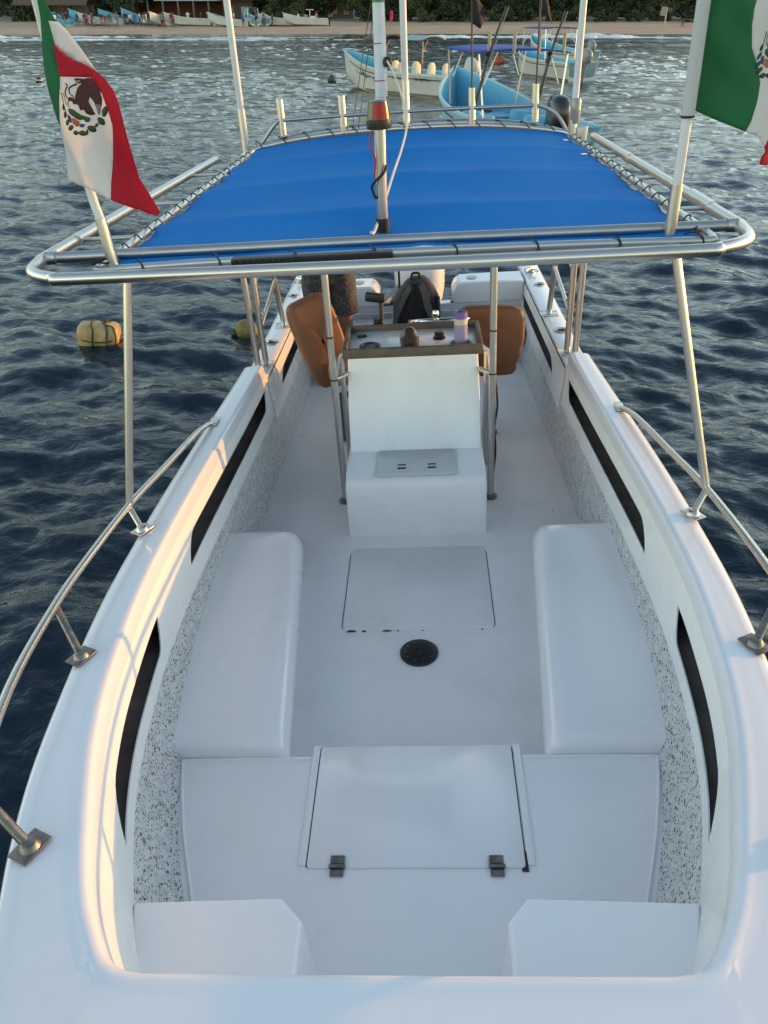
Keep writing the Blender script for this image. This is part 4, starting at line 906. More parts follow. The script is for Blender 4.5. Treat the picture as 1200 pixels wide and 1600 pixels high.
emblem(rf, rdep, RO, lambda p: (1.262+(-(p[0]+1.051))*1.0*-1.0+.0, 2.33+(p[1]-2.289)))
# ---- black pennants and boat rods standing in the rod holders
PEN = mat('black_pennant', (.012, .012, .013), .8, trans=.1); RODM = mat('dark_rod', (.035, .032, .03), .45)
for (x, lab, pts, tip) in ((.42, 'black pennant on a thin pole above the middle of the canopy', [(.418, 2.62), (.45, 2.54), (.520, 2.462), (.468, 2.378), (.419, 2.412)], 2.75),
                           (.828, 'black pennant on a thin pole beside the right white pole', [(.838, 2.62), (.868, 2.54), (.890, 2.47), (.910, 2.378), (.878, 2.425), (.842, 2.45)], 2.75)):
    O = (x, 5.76, 2.0); e = empty('pennant', lab, 'pennant', on_boat(O), 'black pennants in the rod holders')
    tx = .418 if x < .6 else .838
    g = G(); g.tube([(0, 0, -.1), ((tx-x)*.5, 0, .3), (tx-x, 0, tip-2.0)], .006, 8); g.build('pole', RODM, e)
    cloth('cloth', pts, PEN, e, lambda a, b: 5.755+.02*math.sin(a*60+b*14), .016, 0, O)
for (x, lab, top) in ((.425, 'slanting dark fishing rod in the middle rod holder', (.628, 5.76, 2.485)), (.832, 'slanting dark fishing rod in the right rod holder', (.988, 5.76, 2.44))):
    O = Vector((x, 5.76, 2.0)); e = empty('fishing_rod', lab, 'fishing rod', on_boat(O), 'rods in the rod holders'); T = Vector(top)-O
    g = G(); g.tube([(0, 0, -.1), T*.5, T], [.011, .009, .005], 8); rd = g.build('blank', RODM, e)
    g = G(); g.tube([T*.38, T*.46], .015, 8); g.lathe([(.012, 0), (.02, .02), (.0, .03)], T*.47, 8); g.build('reel_seat', BLACK, e)
    g = G(); g.tube([T+Vector((.015, 0, 0)), T*.5+Vector((.02, 0, 0)), Vector((.012, 0, .05))], .0025, 5); g.build('line', mat('fishing_line', (.2, .2, .19), .4), e)
# thin stays
st_ = G(); st_.tube([(-.15, 5.74, 2.75), (-.27, 5.75, 2.28), (-.37, 5.76, 1.86)], .0028, 5); st_.tube([(-.15, 5.74, 2.66), (-.24, 5.75, 2.27), (-.33, 5.76, 1.86)], .0028, 5); st_.build('stay_line', RODM, boat)

# ---- purple tumbler in the cup holder
tb = empty('tumbler', 'lilac insulated tumbler standing in the console cup holder', 'tumbler', on_boat((.275, 4.30, .835)))
g = G(); g.lathe([(.0, .0), (.033, .0), (.036, .006), (.0375, .17), (.0375, .172)], seg=28); g.build('body', mat('lilac_metal', (.36, .31, .53), .4, coat=.1, var=.04, vscale=20), tb)
g = G(); g.lathe([(.0378, .172), (.0378, .203)], seg=28); g.build('ring', mat('cream_ring', (.62, .58, .46), .4), tb)
g = G(); g.lathe([(.0372, .203), (.0368, .235), (.034, .238), (.026, .238), (.025, .232), (0, .232)], seg=28); g.build('lid', mat('violet_lid', (.20, .14, .38), .4), tb)

# ---- backpack on the stern bench
bk = empty('backpack', 'black and grey backpack leaning on the stern bench', 'backpack', on_boat((0.005, 6.40, .303), R(6)) @ Matrix.Diagonal((.98, 1, 1.1, 1)))
NYL = mat('black_nylon', (.010, .010, .011), .75, bump=.4, bscale=260); NYG = mat('grey_fabric', (.045, .044, .046), .85, bump=.4, bscale=240)
g = G(); rr = []; n = 26
for z, w, d, dx, dy in [(.0, .15, .07, -.005, 0), (.015, .185, .10, -.004, 0), (.08, .20, .115, 0, .0), (.18, .195, .115, .0, .01), (.25, .150, .10, .012, .02), (.31, .095, .075, .022, .03), (.335, .055, .04, .026, .035), (.34, .005, .005, .026, .035)]:
    rr.append([Vector((dx+w*math.copysign(abs(math.cos(a))**.6, math.cos(a)), dy+d*math.copysign(abs(math.sin(a))**.6, math.sin(a)), z)) for a in [2*math.pi*k/n for k in range(n)]])
g.grid(rr, closed=True); g.add(rr[0], [tuple(range(n))]); g.build('bag', NYG, bk, angle=60)
g = G(); rr = []
for z, w in [(.015, .125), (.05, .150), (.15, .140), (.24, .105), (.295, .062), (.315, .035)]:
    rr.append([Vector((-.012+x*w, -.122+.012*x*x+max(0, z-.2)*.25+.008*math.cos(x*9), z)) for x in np.linspace(-1, 1, 13)])
g.grid(rr); bp_ = g.build('back_panel', NYL, bk); bp_.modifiers.new('t', 'SOLIDIFY').thickness = .018
def strap(pts, w, m, name):
    C = crom(pts, 6); g = G(); a = []; 
    for i, p in enumerate(C):
        t = (C[min(i+1, len(C)-1)]-C[max(i-1, 0)]).normalized(); s_ = t.cross(Vector((0, -1, .2))).normalized()*w/2*(1 if i < len(C)*.7 else .75)
        nn = s_.cross(t).normalized()*.006
        a.append([p+s_+nn, p+s_-nn, p-s_-nn, p-s_+nn])
    g.grid(a, closed=True); g.build(name, m, bk)
STR = mat('strap_grey', (.085, .083, .086), .85, bump=.4, bscale=240)
strap([(.035, -.09, .305), (.055, -.155, .27), (.075, -.175, .17), (.115, -.165, .08), (.15, -.14, .01), (.152, -.13, -.03)], .055, STR, 'shoulder_strap')
strap([(-.05, -.085, .30), (-.10, -.14, .25), (-.175, -.15, .12), (-.20, -.14, .04), (-.185, -.13, .0), (-.15, -.13, -.005)], .038, STR, 'shoulder_strap')
g = G(); g.tube(crom([(-.035, .0, .325), (-.03, -.01, .365), (.0, -.012, .375), (.03, -.01, .365), (.035, 0, .325)], 5), .010, 8); g.build('handle', NYL, bk)
g = G(); g.box((.172, -.06, .13), (.03, .1, .17), bev=.012); g.build('side_pocket', NYG, bk)

# ---- people
SKIN = mat('brown_skin', (.19, .085, .052), .55, var=.06, vscale=20); HAIR = mat('black_hair', (.012, .010, .009), .6)
def skin_mesh(joints, edges, sub=2):
    me = bpy.data.meshes.new('body'); me.from_pydata([j[0] for j in joints], edges, []); o = bpy.data.objects.new('body', me); COL.objects.link(o)
    sk = o.modifiers.new('s', 'SKIN'); sk.use_smooth_shade = True
    for i, d in enumerate(me.skin_vertices[0].data): d.radius = (joints[i][1], joints[i][2] if len(joints[i]) > 2 else joints[i][1]); d.use_root = (i == 0)
    o.modifiers.new('sub', 'SUBSURF').levels = sub
    dg = bpy.context.evaluated_depsgraph_get(); r = bpy.data.meshes.new_from_object(o.evaluated_get(dg)); bpy.data.objects.remove(o); bpy.data.meshes.remove(me); return r
def body_mesh(pose='stand', sub=2, fingers=False):
    """1.72 m figure facing -y; feet at z = 0"""
    J = [((0, 0, .93), .15, .105), ((0, 0, 1.08), .135, .095), ((0, 0, 1.27), .165, .11), ((0, .0, 1.40), .10, .075), ((0, -.005, 1.48), .052), ((0, -.015, 1.56), .072, .082), ((0, -.015, 1.645), .078, .092), ((0, -.01, 1.705), .045, .06)]
    E = [(0, 1), (1, 2), (2, 3), (3, 4), (4, 5), (5, 6), (6, 7)]
    def chain(root, pts):
        last = root
        for p in pts: J.append(p); E.append((last, len(J)-1)); last = len(J)-1
        return last
    P = {'stand': (0, 0, 0, 0), 'walk': (.22, -.2, .12, -.14), 'bend': (.05, -.05, .3, .3), 'reach': (.06, -.1, .5, -.05), 'work': (0, 0, .62, .62)}[pose]
    for s, k, a in ((1, P[0], P[2]), (-1, P[1], P[3])):
        chain(0, [((s*.095, 0, .88), .098, .095), ((s*.105, -k*.5, .50), .062), ((s*.108, -k*.5+.02, .36), .058), ((s*.11, -k+(.05 if k < 0 else 0), .085), .038), ((s*.115, -k-.09, .03), .038, .028), ((s*.12, -k-.15, .022), .03, .02)])
        e = chain(3, [((s*.19, 0, 1.39), .058), ((s*.235, .02-a*.3, 1.12), .042), ((s*.25, -.04-a, .90+abs(a)*.5), .032)])
        h = chain(e, [((s*.252, -.06-a*1.1, .82+abs(a)*.55), .034, .018)])
        if fingers:
            for q in range(4): chain(h, [((s*(.245+.006*q), -.095-a*1.1+.024*q, .755+abs(a)*.55), .0085), ((s*(.242+.004*q), -.100-a*1.1+.024*q, .715+abs(a)*.55-.004*abs(1.5-q)), .0075)])
            chain(e, [((s*.235, -.10-a*1.05, .84+abs(a)*.55), .011), ((s*.23, -.125-a*1.05, .80+abs(a)*.55), .009)])
        else: chain(h, [((s*.25, -.075-a*1.1, .74+abs(a)*.55), .028, .014)])
    return skin_mesh(J, E, sub)
# the person at the stern: only legs and shorts show below the canopy
pr = empty('person', 'person in dark patterned shorts standing at the stern behind the tilted seat', 'person', on_boat((-.655, 6.0, .0), R(8)))
bm_ = body_mesh('work', 2, True); body = link('body', bm_, SKIN, pr)
def shorts_mat():
    m = mat('patterned_cloth', (.02, .02, .026), .8, bump=.3, bscale=150); n = m.node_tree; b = n.nodes['Principled BSDF']; tc = [x for x in n.nodes if x.type == 'TEX_COORD'][0]
    no = n.nodes.new('ShaderNodeTexNoise'); no.inputs['Scale'].default_value = 9; no.inputs['Distortion'].default_value = 3.5; no.inputs['Detail'].default_value = 3; n.links.new(tc.outputs['Object'], no.inputs[0])
    rp = n.nodes.new('ShaderNodeValToRGB'); cr = rp.color_ramp; cr.elements[0].position = .40; cr.elements[0].color = (.016, .016, .022, 1); cr.elements[1].position = .62; cr.elements[1].color = (.022, .022, .03, 1)
    e = cr.elements.new(.50); e.color = (.10, .095, .11, 1); e = cr.elements.new(.46); e.color = (.02, .02, .026, 1); e = cr.elements.new(.54); e.color = (.022, .022, .03, 1)
    n.links.new(no.outputs['Fac'], rp.inputs[0]); n.links.new(rp.outputs[0], b.inputs['Base Color']); return m
g = G(); n = 20
def ring(cx, cy, rx, ry, z, ph=0): return [Vector((cx+rx*(1+.05*math.sin(5*a+ph))*math.cos(a), cy+ry*(1+.06*math.sin(4*a+ph*2))*math.sin(a), z)) for a in [2*math.pi*k/n for k in range(n)]]
g.grid([ring(0, 0, .165, .118, 1.02), ring(0, 0, .178, .130, .95, 1), ring(0, 0, .190, .140, .86, 2), ring(0, 0, .196, .142, .80, 2)], closed=True)
for s in (-1, 1): g.grid([ring(s*.085, 0, .112, .125, .87, 1), ring(s*.097, 0, .108, .118, .78, s), ring(s*.104, -.002, .104, .108, .66, 2+s), ring(s*.110, -.002, .104, .105, .545, 3+s), ring(s*.110, -.002, .098, .098, .54, 3+s)], closed=True)
g.build('shorts', shorts_mat(), pr, angle=60)
g = G(); g.grid([ring(0, 0, .172, .125, .96), ring(0, 0, .175, .125, 1.1, 1), ring(0, 0, .195, .132, 1.26, 1), ring(0, 0, .18, .115, 1.38), ring(0, 0, .075, .07, 1.455)], closed=True)
for s in (-1, 1): g.grid([ring(s*.16, 0, .07, .08, 1.38), ring(s*.205, .0, .062, .066, 1.28), ring(s*.222, .0, .06, .062, 1.17)], closed=True)
g.build('shirt', mat('grey_shirt', (.10, .11, .13), .8, var=.1), pr, angle=60)
g = G(); g.lathe([(.087, 1.60), (.095, 1.65), (.082, 1.705), (.045, 1.735), (0, 1.742)], (0, .012, 0), 20); g.build('hair', HAIR, pr)

# ---- floats near the boat
JUG = mat('yellowed_plastic', (.52, .37, .16), .45, col2=(.30, .19, .06), vscale=7, bump=.1, bscale=30); GROPE = mat('algae_rope', (.05, .055, .03), .85, bump=.4, bscale=200)
def jug_float(S, D, w, rz, lab):
    M = Matrix.Translation(W(S, D, .06)) @ Matrix.Rotation(rz, 4, 'Z') @ Matrix.Rotation(R(4), 4, 'Y'); e = empty('mooring_buoy', lab, 'buoy', M, 'yellowed floats beside the boat')
    g = G(); n = 32; rr = []
    for x, sc in [(-.5, .02), (-.5, .62), (-.485, .76), (-.45, .88), (-.38, .97), (-.2, 1), (-.17, .965), (-.14, 1), (.02, 1), (.05, .965), (.08, 1), (.38, .97), (.45, .88), (.485, .76), (.5, .62), (.5, .02)]:
        rr.append([Vector((x*w, .36*w*sc*math.copysign(abs(math.cos(a))**.55, math.cos(a)), .36*w*sc*math.copysign(abs(math.sin(a))**.55, math.sin(a)))) for a in [2*math.pi*k/n for k in range(n)]])
    g.grid(rr, closed=True); g.build('jug', JUG, e, angle=60)
    g = G()
    for x in (-.12, .22):
        g.tube([Vector((x*w+.01*math.sin(3*a), .375*w*math.copysign(abs(math.cos(a))**.55, math.cos(a)), .375*w*math.copysign(abs(math.sin(a))**.55, math.sin(a)))) for a in [2*math.pi*k/28 for k in range(28)]], .008, 6, closed=True)
    for z in (.0, ):
        g.tube([Vector((.515*w*math.copysign(abs(math.cos(a))**.6, math.cos(a)), .38*w*math.copysign(abs(math.sin(a))**.6, math.sin(a)), z+.008*math.sin(5*a))) for a in [2*math.pi*k/28 for k in range(28)]], .007, 6, closed=True)
    g.tube(crom([(.3*w, -.1, -.08), (.45*w, -.16, .0), (.40*w, -.1, .12), (.2*w, -.06, .135), (.1*w, .02, .14), (.3*w, .06, .135)], 6), .008, 6)
    g.build('lashing', GROPE, e)
    return e
jug_float(-2.66, 7.10, .37, R(12), 'large yellowed jug buoy lashed with rope, floating left of the canopy strut')
e = empty('mooring_buoy', 'small round mossy yellow buoy beside the left gunwale', 'buoy', Matrix.Translation(W(-1.33, 7.36, .02)), 'yellowed floats beside the boat')
g = G(); g.lathe([(0, -.12), (.06, -.10), (.10, -.03), (.105, .03), (.085, .085), (.05, .105), (.02, .115), (.0, .115)], seg=24); g.build('float', mat('mossy_yellow_plastic', (.26, .19, .05), .6, col2=(.10, .085, .03), vscale=14), e)
g = G(); g.lathe([(.03, -.03), (.045, 0), (.03, .03), (0, .03)], (-.10, -.03, -.01), 12); g.build('rope_knot', GROPE, e)

# =================================================================== OTHER BOATS
HW = mat('aged_white_hull', (.58, .58, .55), .4, col2=(.48, .47, .43), vscale=2); CY_ = mat('cyan_interior', (.10, .42, .55), .45, col2=(.08, .36, .50), vscale=1.5)
CYB = mat('sky_blue_interior', (.12, .40, .58), .45, col2=(.09, .33, .50), vscale=1.5); STRIPE = mat('dark_stripe', (.03, .035, .05), .5); BOOT = mat('waterline_stain', (.22, .20, .11), .6)
BLUETOP = mat('blue_awning', (.02, .06, .30), .7); GREYTOP = mat('grey_awning', (.10, .115, .10), .7, trans=.1); PALETOP = mat('pale_blue_awning', (.36, .46, .48), .7, trans=.2)
CREAM = mat('cream_seat', (.62, .56, .44), .5)
def panga_sections(L=7.0, B=1.75, H=.75, rise=.75):
    """bow at +y, stern at y = 0; returns rows of (x, y, z) outer points from keel to gunwale, half side"""
    rows = []
    for t in np.linspace(0, 1, 22):
        y = t*L; w = B/2*(1-.10*(1-t)**2)*(1-max(0, (t-.45)/.55)**3.0); w = max(w, .012)
        zg = H+rise*max(0, (t-.35)/.65)**2.1; zk = -.25+.55*max(0, (t-.62)/.38)**2.4
        pr = [(.0, zk), (w*.62, zk+.14), (w*.80, zk+.22), (w*.86, zk+(zg-zk)*.45), (w*.97, zk+(zg-zk)*.86), (w*1.0, zg-.07), (w*1.03, zg-.06), (w*1.03, zg)]
        yo = .35*max(0, (t-.8)/.2)**2
        rows.append([(x, y+yo*(i/7.0), z) for i, (x, z) in enumerate(pr)])
    return rows
def panga(name, lab, S, D, z, hdg, L=7.0, B=1.75, H=.72, rise=.7, inside=CY_, outer=HW, group=None, engine=OBG, tilt=0, seats=3, detail=True, pitch=0, roll=0, gun=None):
    M = Matrix.Translation(W(S, D, z)) @ Matrix.Rotation(HEAD+hdg, 4, 'Z') @ Matrix.Rotation(pitch, 4, 'X') @ Matrix.Rotation(roll, 4, 'Y')
    e = empty(name, lab, 'boat', M, group); rows = panga_sections(L, B, H, rise); L2 = lambda r: [(-x, y, z_) for x, y, z_ in r[::-1]][:-1]+r
    off = Vector((0, -L/2, 0)); T = lambda r: [Vector(p)+off for p in r]
    full = [T([(-x, y, zz) for x, y, zz in r[:0:-1]]+r) for r in rows]
    g = G(); g.grid(full); g.add(full[0], [tuple(range(len(full[0])))]); hull = g.build('hull', outer, e, weld=.001)
    g = G(); inn = []
    for r in rows:
        w = r[-1][0]; y = r[-1][1]; zg = r[-1][2]; zf = min(zg-.02, max(.12, r[0][2]+.12)); wi = max(w-.05, .004)
        yl = r[0][1]; wl = max(.002, min(wi*.6, r[2][0]*.8)); yf = y-1.15*(y-yl)-.05*(y/L > .8)
        prf = [(wi, y-.02*(y/L > .9), zg-.002), (wi*.93, .5*(y+yf), zg-.25*(zg-zf)), (min(wi*.82, r[3][0]*.93), yf, zf+.1*(zg-zf)), (wl, yf, zf)]
        inn.append(T([(-a, b, c) for a, b, c in prf]+[(0, yf, zf)]+prf[::-1]))
    g.grid(inn); g.add(inn[0], [tuple(range(9))]); inter = g.build('interior', inside, e)
    g = G()
    for s in (-1, 1):
        g.grid([[Vector((s*r[-1][0], r[-1][1], r[-1][2]))+off, Vector((s*(r[-1][0]-.02), r[-1][1], r[-1][2]+.02))+off, Vector((s*max(0, r[-1][0]-.055), r[-1][1], r[-1][2]+.015))+off, Vector((s*max(0, r[-1][0]-.06), r[-1][1], r[-1][2]-.02))+off] for r in rows])
    g.build('gunwale', gun or outer, e)
    if detail:
        g = G()
        for s in (-1, 1): g.grid([[Vector((s*(r[4][0]+.006), r[4][1], r[4][2]-.02))+off, Vector((s*(r[4][0]*.995+.007), r[4][1], r[4][2]-.055))+off] for r in rows[:-2]])
        g.build('stripe', STRIPE, hull)
        g = G()
        for s in (-1, 1): g.grid([[Vector((s*(r[2][0]*1.012+.004), r[2][1], r[2][2]+.02))+off, Vector((s*(r[3][0]*1.0+.006), r[3][1], r[2][2]+.10))+off] for r in rows[:-6]])
        g.build('waterline_band', BOOT, hull)
    for k in range(seats):
        t = .22+.2*k; r = rows[int(t*21)]; g = G(); w = r[-1][0]*.9; g.box(Vector((0, r[0][1], H-.24))+off, (2*w, .30, .05), bev=.015); g.box(Vector((0, r[0][1], H*.5-.1))+off, (.5, .24, H-.45), bev=.015); g.build('thwart', inside, e)
    if engine:
        o = outboard('outboard_motor', e, Matrix.Translation(Vector((0, -.22, H+.02))+off) @ Matrix.Rotation(math.pi, 4, 'Z'), engine, engine, tilt)
    return e, off, rows
def awning(e, off, y0, y1, w, z, m, posts=True, zb=.6, th=.03, bow=.06):
    g = G(); rr = []
    for y in np.linspace(y0, y1, 7): rr.append([Vector((x, y, z+bow*(1-(x/w)**2)))+off for x in np.linspace(-w, w, 9)])
    g.grid(rr); o = g.build('awning', m, e); o.modifiers.new('t', 'SOLIDIFY').thickness = th
    if posts:
        for y in (y0+.1, y1-.1):
            for s in (-1, 1):
                g = G(); g.tube([Vector((s*w*.95, y, z))+off, Vector((s*min(.78, w), y+(.12 if y > (y0+y1)/2 else -.12), zb))+off], .02, 7); g.tube([Vector((s*w*.55, y, z+.02))+off, Vector((s*min(.78, w)*.98, y, zb+.5*(z-zb)))+off], .014, 6); g.build('awning_post', STEEL, e)
def text(parent, s, loc, size, rot, m, name='lettering'):
    c = bpy.data.curves.new(name, 'FONT'); c.body = s; c.size = size; c.extrude = .001; c.align_x = 'CENTER'
    o = bpy.data.objects.new(name, c); COL.objects.link(o); dg = bpy.context.evaluated_depsgraph_get(); me = bpy.data.meshes.new_from_object(o.evaluated_get(dg)); bpy.data.objects.remove(o)
    q = link(name, me, m, parent, False); q.matrix_local = Matrix.Translation(loc) @ rot; return q
# left: white panga with cyan inside, two shades, cream seats, a leaping marlin on the bow
def hdg_between(b, s): return math.atan2(-(b[0]-s[0]), b[1]-s[1])
bw, sn = (-1.35, 37.2), (2.75, 32.2); e, off, rows = panga('panga_boat', 'white panga with turquoise inside, cream seats and two small awnings, anchored behind the mast', (bw[0]+sn[0])/2, (bw[1]+sn[1])/2, .02, hdg_between(bw, sn), 6.9, 1.75, .72, .62, engine=mat('pale_engine_paint', (.42, .45, .46), .4), tilt=R(-18), gun=mat('pale_turquoise_rail', (.30, .52, .58), .45), group='pangas anchored between the boat and the beach')
for y in (1.4, 2.2, 3.1, 4.3):
    for s in (-1, 1):
        g = G(); g.grid([[Vector((s*.36+w*math.copysign(abs(math.cos(a))**.6, math.cos(a)), y+dy+d*math.sin(a), z))+off for a in [2*math.pi*k/14 for k in range(14)]] for z, w, d, dy in [(.45, .20, .05, 0), (.7, .20, .06, 0), (.95, .17, .05, -.03), (1.02, .10, .03, -.04), (1.03, .01, .01, -.04)]], closed=True); g.build('seat_back', CREAM, e)
awning(e, off, 4.0, 5.1, .62, 1.75, GREYTOP, False, bow=.16); awning(e, off, 1.7, 2.9, .62, 1.78, PALETOP, False, bow=.12)
for y in (4.5, 2.3):
    g = G(); g.tube([Vector((0, y, .2))+off, Vector((0, y, 1.86))+off], .025, 8)
    for s in (-1, 1): g.tube([Vector((0, y, 1.35))+off, Vector((s*.5, y+.2, 1.84))+off], .012, 6)
    g.build('awning_post', DULL, e)
def side_pt(rows, off, t, k, s, lift=.0):
    i = t*21; a = rows[int(i)]; b = rows[min(21, int(i)+1)]; f_ = i-int(i); p = Vector(a[k]).lerp(Vector(b[k]), f_); return Vector((s*(p.x+lift), p.y, p.z))+off
sd_ = -1 if True else 1
for (t0, s_, sz) in ((.20, 'MC.3889704-1', .15), (.40, 'ROSA ISELA', .11)):
    p4 = side_pt(rows, off, t0, 4, sd_, .012); p5 = side_pt(rows, off, t0, 5, sd_, .012); pA = side_pt(rows, off, t0+.03, 4, sd_, .012); pB = side_pt(rows, off, t0-.03, 4, sd_, .012)
    xa = (pB-pA).normalized(); up = (p5-p4).normalized(); za = xa.cross(up).normalized(); up = za.cross(xa); mm = Matrix((xa, up, za)).transposed().to_4x4()
    text(e, s_, p4-up*.10+za*.012, sz, mm, STRIPE)
# marlin graphic: flat plates standing just off the hull
mar = [(0, 0), (.45, .06), (.62, .16), (.72, .34), (.80, .18), (1.1, .16), (1.35, .08), (1.55, .22), (1.62, .20), (1.50, .02), (1.60, -.22), (1.53, -.20), (1.32, -.02), (.95, -.06), (.88, -.20), (.80, -.07), (.5, -.03)]
g = G(); pts = []
for u, v in mar:
    t0 = .83-u*.155; p = side_pt(rows, off, t0, 4, sd_, .014); q = side_pt(rows, off, t0, 3, sd_, .014); pts.append(q.lerp(p, .52+v*.95))
g.add(pts, [tuple(range(len(pts)))]); mo = g.build('marlin_graphic', mat('marlin_print', (.06, .08, .13), .5), e, smooth=False)
md = mo.modifiers.new('t', 'SOLIDIFY'); md.thickness = .006
g = G(); g.lathe([(0, 0), (.16, .05), (.19, .18), (.14, .30), (0, .34)], Vector((.25, 4.9, .62))+off, 14); g.build('orange_float', mat('orange_plastic', (.50, .17, .04), .5), e)
# centre: sky blue open panga, black engine cover, tall blue awning
bw, sn = (1.88, 23.0), (3.05, 15.8); e, off, rows = panga('panga_boat', 'open sky blue panga with its bow towards the left, just behind the canopy', (bw[0]+sn[0])/2, (bw[1]+sn[1])/2, .0, hdg_between(bw, sn), 7.3, 2.1, .85, .62, inside=CYB, outer=mat('pale_blue_white_hull', (.30, .52, .62), .4, var=.05, vscale=2), engine=OBK, group='pangas anchored between the boat and the beach', seats=0)
g = G(); g.box(Vector((0, 4.55, .62))+off, (1.15, 1.0, .05), bev=.02); g.build('fore_deck', CYB, e)
for s in (-1, 1):
    for y in (2.6, 3.6):
        g = G(); g.grid([[Vector((s*.55+w*math.copysign(abs(math.cos(a))**.6, math.cos(a)), y+d*math.sin(a), z))+off for a in [2*math.pi*k/16 for k in range(16)]] for z, w, d in [(.12, .22, .20), (.55, .25, .23), (.72, .25, .22), (.80, .20, .17), (.82, .02, .02)]], closed=True); g.build('seat_pod', CYB, e)
g = G(); g.tube(crom([Vector((-.3, 5.0, .66))+off, Vector((0, 5.15, .67))+off, Vector((.3, 5.0, .66))+off, Vector((.1, 4.8, .66))+off], 5), .02, 6); g.build('coiled_rope', GROPE, e)
awning(e, off, 1.9, 4.7, .95, 1.98, BLUETOP, True, .85, bow=.05)
g = G(); [g.tube([Vector((x, 1.85, 1.95))+off, Vector((x, 1.85, 2.32))+off], .035, 8) for x in (-.75, -.25, .25, .75)]; g.build('rod_holder_row', DULL, e)
# right: white panga with blue awning and dark engine; a fourth behind it
bw, sn = (7.0, 46.6), (8.9, 40.6); e, off, rows = panga('panga_boat', 'white panga with blue awning and dark outboard, anchored at the right', (bw[0]+sn[0])/2, (bw[1]+sn[1])/2, .02, hdg_between(bw, sn), 6.4, 1.75, .72, .40, engine=OBG, tilt=R(-12), group='pangas anchored between the boat and the beach')
awning(e, off, 2.2, 4.6, .85, 2.0, BLUETOP, True, .78, bow=.05)
bw, sn = (9.2, 57), (11.3, 50.5); e, off, rows = panga('panga_boat', 'farthest anchored panga, turquoise inside, partly hidden behind the white one', (bw[0]+sn[0])/2, (bw[1]+sn[1])/2, .02, hdg_between(bw, sn), 6.8, 1.8, .8, .66, engine=OBG, tilt=R(-25), group='pangas anchored between the boat and the beach')
# small floats farther off
def ball(name, lab, S, D, r, m, squash=.9, knot=True):
    e = empty(name, lab, 'buoy', Matrix.Translation(W(S, D, r*.25)), 'small buoys out on the water')
    g = G(); g.lathe([(0, -r*squash), (r*.6, -r*.75*squash), (r*.95, -.2*r), (r, .1*r), (r*.8, .6*r*squash), (r*.35, .92*r*squash), (r*.12, r*squash), (.0, r*squash)], seg=18); g.build('float', m, e)
    g = G(); g.lathe([(r*.12, r*squash*.96), (r*.16, r*1.05), (r*.1, r*1.16), (0, r*1.16)], seg=10); g.build('ring_eye', GROPE, e); return e
ball('mooring_buoy', 'orange buoy floating between the blue and the right white panga', 7.0, 55, .38, mat('orange_red_plastic', (.32, .07, .025), .5, var=.15, vscale=5))
ball('mooring_buoy', 'dark green buoy off the bow of the left panga', -2.35, 40.5, .22, mat('dark_green_plastic', (.02, .06, .04), .6))
e = ball('mooring_buoy', 'small black and white buoy behind the left flag', -15.4, 40, .17, BLACK)
g = G(); g.lathe([(.12, -.02), (.165, .02), (.165, .06), (.1, .09)], seg=14); g.build('white_band', WPLAST, e)
e = ball('mooring_buoy', 'pale rough float just behind the red light', -.45, 24.0, .20, mat('encrusted_foam', (.32, .29, .20), .9, bump=.6, bscale=20))
# a pelican resting on the water
pe = empty('pelican', 'small dark seabird sitting on the water off the beach', 'bird', Matrix.Translation(W(-5.9, 103, 0)))
link('body', skin_mesh([((0, 0, .12), .16, .13), ((.25, 0, .14), .08, .06), ((-.2, 0, .14), .13), ((-.28, 0, .32), .05), ((-.26, 0, .52), .045), ((-.32, 0, .57), .06), ((-.44, 0, .53), .03), ((-.58, 0, .46), .012)], [(0, 1), (0, 2), (2, 3), (3, 4), (4, 5), (5, 6), (6, 7)], 1), mat('grey_brown_feathers', (.10, .085, .07), .8), pe)

# =================================================================== BEACH
# foam along the shore: low lumpy ridges of broken water
def foam():
    g = G(); r = random.Random(4)
    for band, (d0, wd, h, dens) in enumerate([(111.8, 2.4, .34, 1.0), (109.0, 1.4, .20, .7), (105.8, 1.0, .18, .5)]):
        N = 420; rows = []; S0, S1 = -150, 150
        for i in range(N+1):
            S = S0+(S1-S0)*i/N; c = d0+1.4*math.sin(S*.045+1)+.7*math.sin(S*.16)+.5*math.sin(S*.63+band)+.25*math.sin(S*1.7)
            k = max(0, math.sin(S*.09+band*2.1)*.5+.55+.35*math.sin(S*.33+band))*dens; k = min(k, 1.0)
            if band == 0: k = max(.35, k)*(1.25 if S > 15 or S < -45 else .8)
            hh = h*k*(.6+.8*r.random()); w_ = wd*max(.06, k)*(.7+.6*r.random())
            rows.append([W(S, c-w_, -.06), W(S, c-w_*.6, hh*.7+.03*r.random()), W(S, c-w_*.15, hh), W(S, c+w_*.4, hh*.55+.03*r.random()), W(S, c+w_, -.03+.05*k)])
        g.grid(rows)
    o = g.build('surf_foam', mat('sea_foam', (.72, .75, .76), .75, col2=(.45, .52, .55), vscale=1.6, bump=.8, bscale=5), smooth=True, angle=30); tag(o, 'white surf breaking along the whole beach', 'surf', kind='stuff')
foam()
